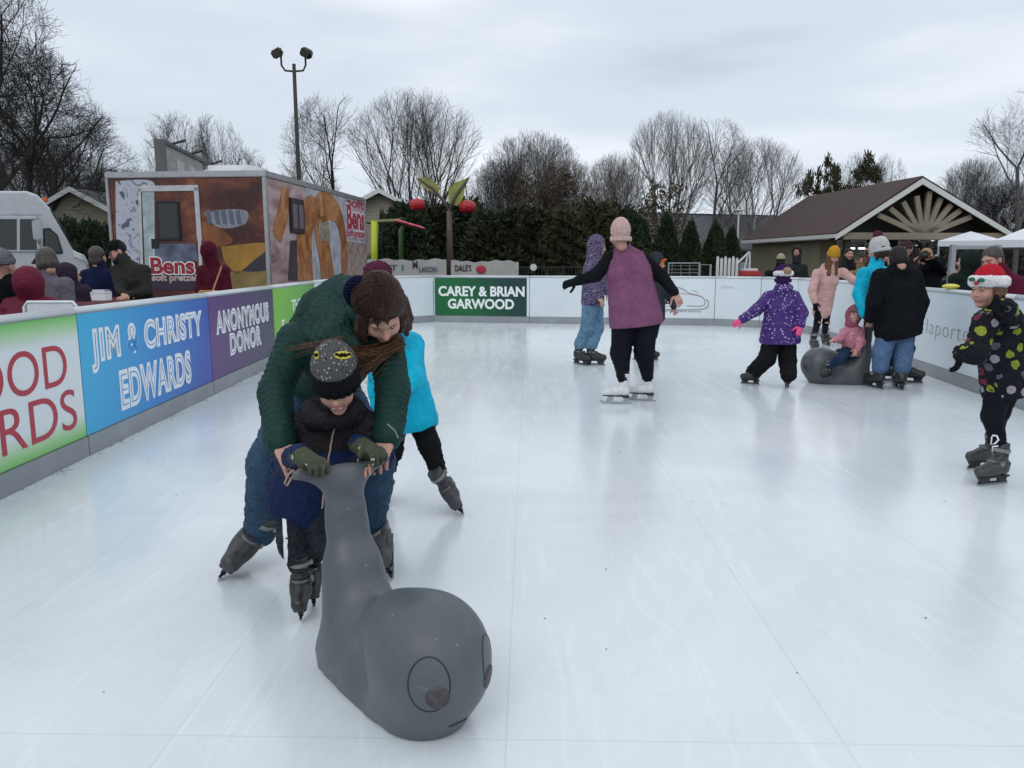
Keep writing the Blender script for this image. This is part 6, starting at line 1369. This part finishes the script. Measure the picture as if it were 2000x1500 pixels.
mb = MB(); mb.tube([(-.03, -.03, 0), (-.05, -.13, 0)], [.036, .032], 14); mb.build('lens', m_black, q, True)
spec('spectator in a dark green parka at the right rail', (1888, 512), (1890, 545), 9.8, (-.6, .6), cloth('bottle_green_parka', (.010, .018, .016), .85), .98, hair=(h_dk, 0), hood='up', w=26)
spec('dark clad spectator stooping beside the green parka', (1862, 530), (1866, 556), 11.0, (-.6, -.4), c_blk, .9, hair=(h_dk, 0), w=20)
gm, PG, fgm = spec('grey haired man in a maroon coat leaning over the right rail', (1938, 508), (1972, 556), 8.3, (-.9, -.3), cloth('burgundy_coat', (.09, .008, .03), .85), 1.08, hair=(h_grey, 0), w=34, head=((-.9, -.35, -.35), (-.2, 0, 1)), g=1.1, hs=1.05)
rs = Sh(.03); rs.chain([vx(at(1925, 537, 8.1)), vx(at(1945, 545, 8.05)), vx(at(1966, 548, 8.1))], [.05, .055, .05]); rs.disp = wrinkle(.01, 40, 3); solid(rs, 'scarf', cloth('bright_red_wool', (.60, .02, .025), .85), gm, .01)
# folding chair, table, posts
fc_ = thing('folding_chair', 'white folding chair at the far left behind the blue banner board', 'folding chair', at(99, 600, 6.1)); fc_.location.z = -.05; zc = at(99, 600, 6.1).z + .05
mb = MB(); mb.box((-.19, -.012, zc - .10), (.19, .012, zc + .03), bev=.011); mb.build('backrest', m_cap, fc_); mb = MB(); mb.box((-.2, .02, .42), (.2, .42, .45), bev=.01); mb.build('seat', m_cap, fc_)
mb = MB(); mb.tube([(-.2, -.25, 0), (-.21, 0, zc - .3), (-.21, 0, zc + .0), (-.18, 0, zc + .04), (.18, 0, zc + .04), (.21, 0, zc), (.21, 0, zc - .3), (.2, -.25, 0)], .013, 8); mb.build('frame', m_cap, fc_, True)
for x in (-.19, .19): MB().tube([(x, .42, 0), (x, .05, .6)], .012, 6).build('leg', m_cap, fc_)
tb = thing('long_table', 'dark red covered table with small goods behind the left boards', 'table', (-4.6, 8.1, -.05), rad(88)); MB().box((-1.2, -.38, .96), (1.3, .38, 1.0), bev=.01).build('tabletop', mat('dark_red_cloth', (.10, .012, .018), .85), tb)
for x in (-1.1, 1.2):
    for y in (-.3, .3): MB().tube([(x, y, 0), (x, y, .96)], .02, 8).build('leg', m_alu, tb)
for i, (x, y, c, lab) in enumerate(((.9, .2, 'red_plastic', 'red box on the table behind the left boards, farthest along'), (.35, -.1, 'white_print', 'white cup tray on the dark red table'), (-.4, .1, 'red_plastic', 'red box on the dark red table nearest the camera'))):
    w_ = thing('small_box', lab, 'box', (-4.6 - y, 8.1 + x, .951)); MB().box((-.09, -.07, 0), (.09, .07, .09), bev=.008).build('box_body', MC.get(c) or mat('red_plastic', (.4, .03, .03), .5), w_); MB().box((-.093, -.073, .075), (.093, .073, .1), bev=.006).build('lid', m_cap, w_)
pf = thing('doorway', 'grey metal door frame standing left of the man in maroon', 'doorway', at(1862, 560, 10.4)); pf.location.z = -.05; zt = at(1862, 478, 10.4).z + .05
for x in (-.05, .55): MB().box((x - .035, -.03, 0), (x + .035, .03, zt), bev=.006).build('post', m_alu, pf)
MB().box((-.08, -.03, zt - .07), (.58, .03, zt), bev=.004).build('crossbar', m_alu, pf) if False else MB().box((-.015, -.025, zt - .06), (.515, .025, zt - .01), bev=.004).build('crossbar', m_alu, pf)
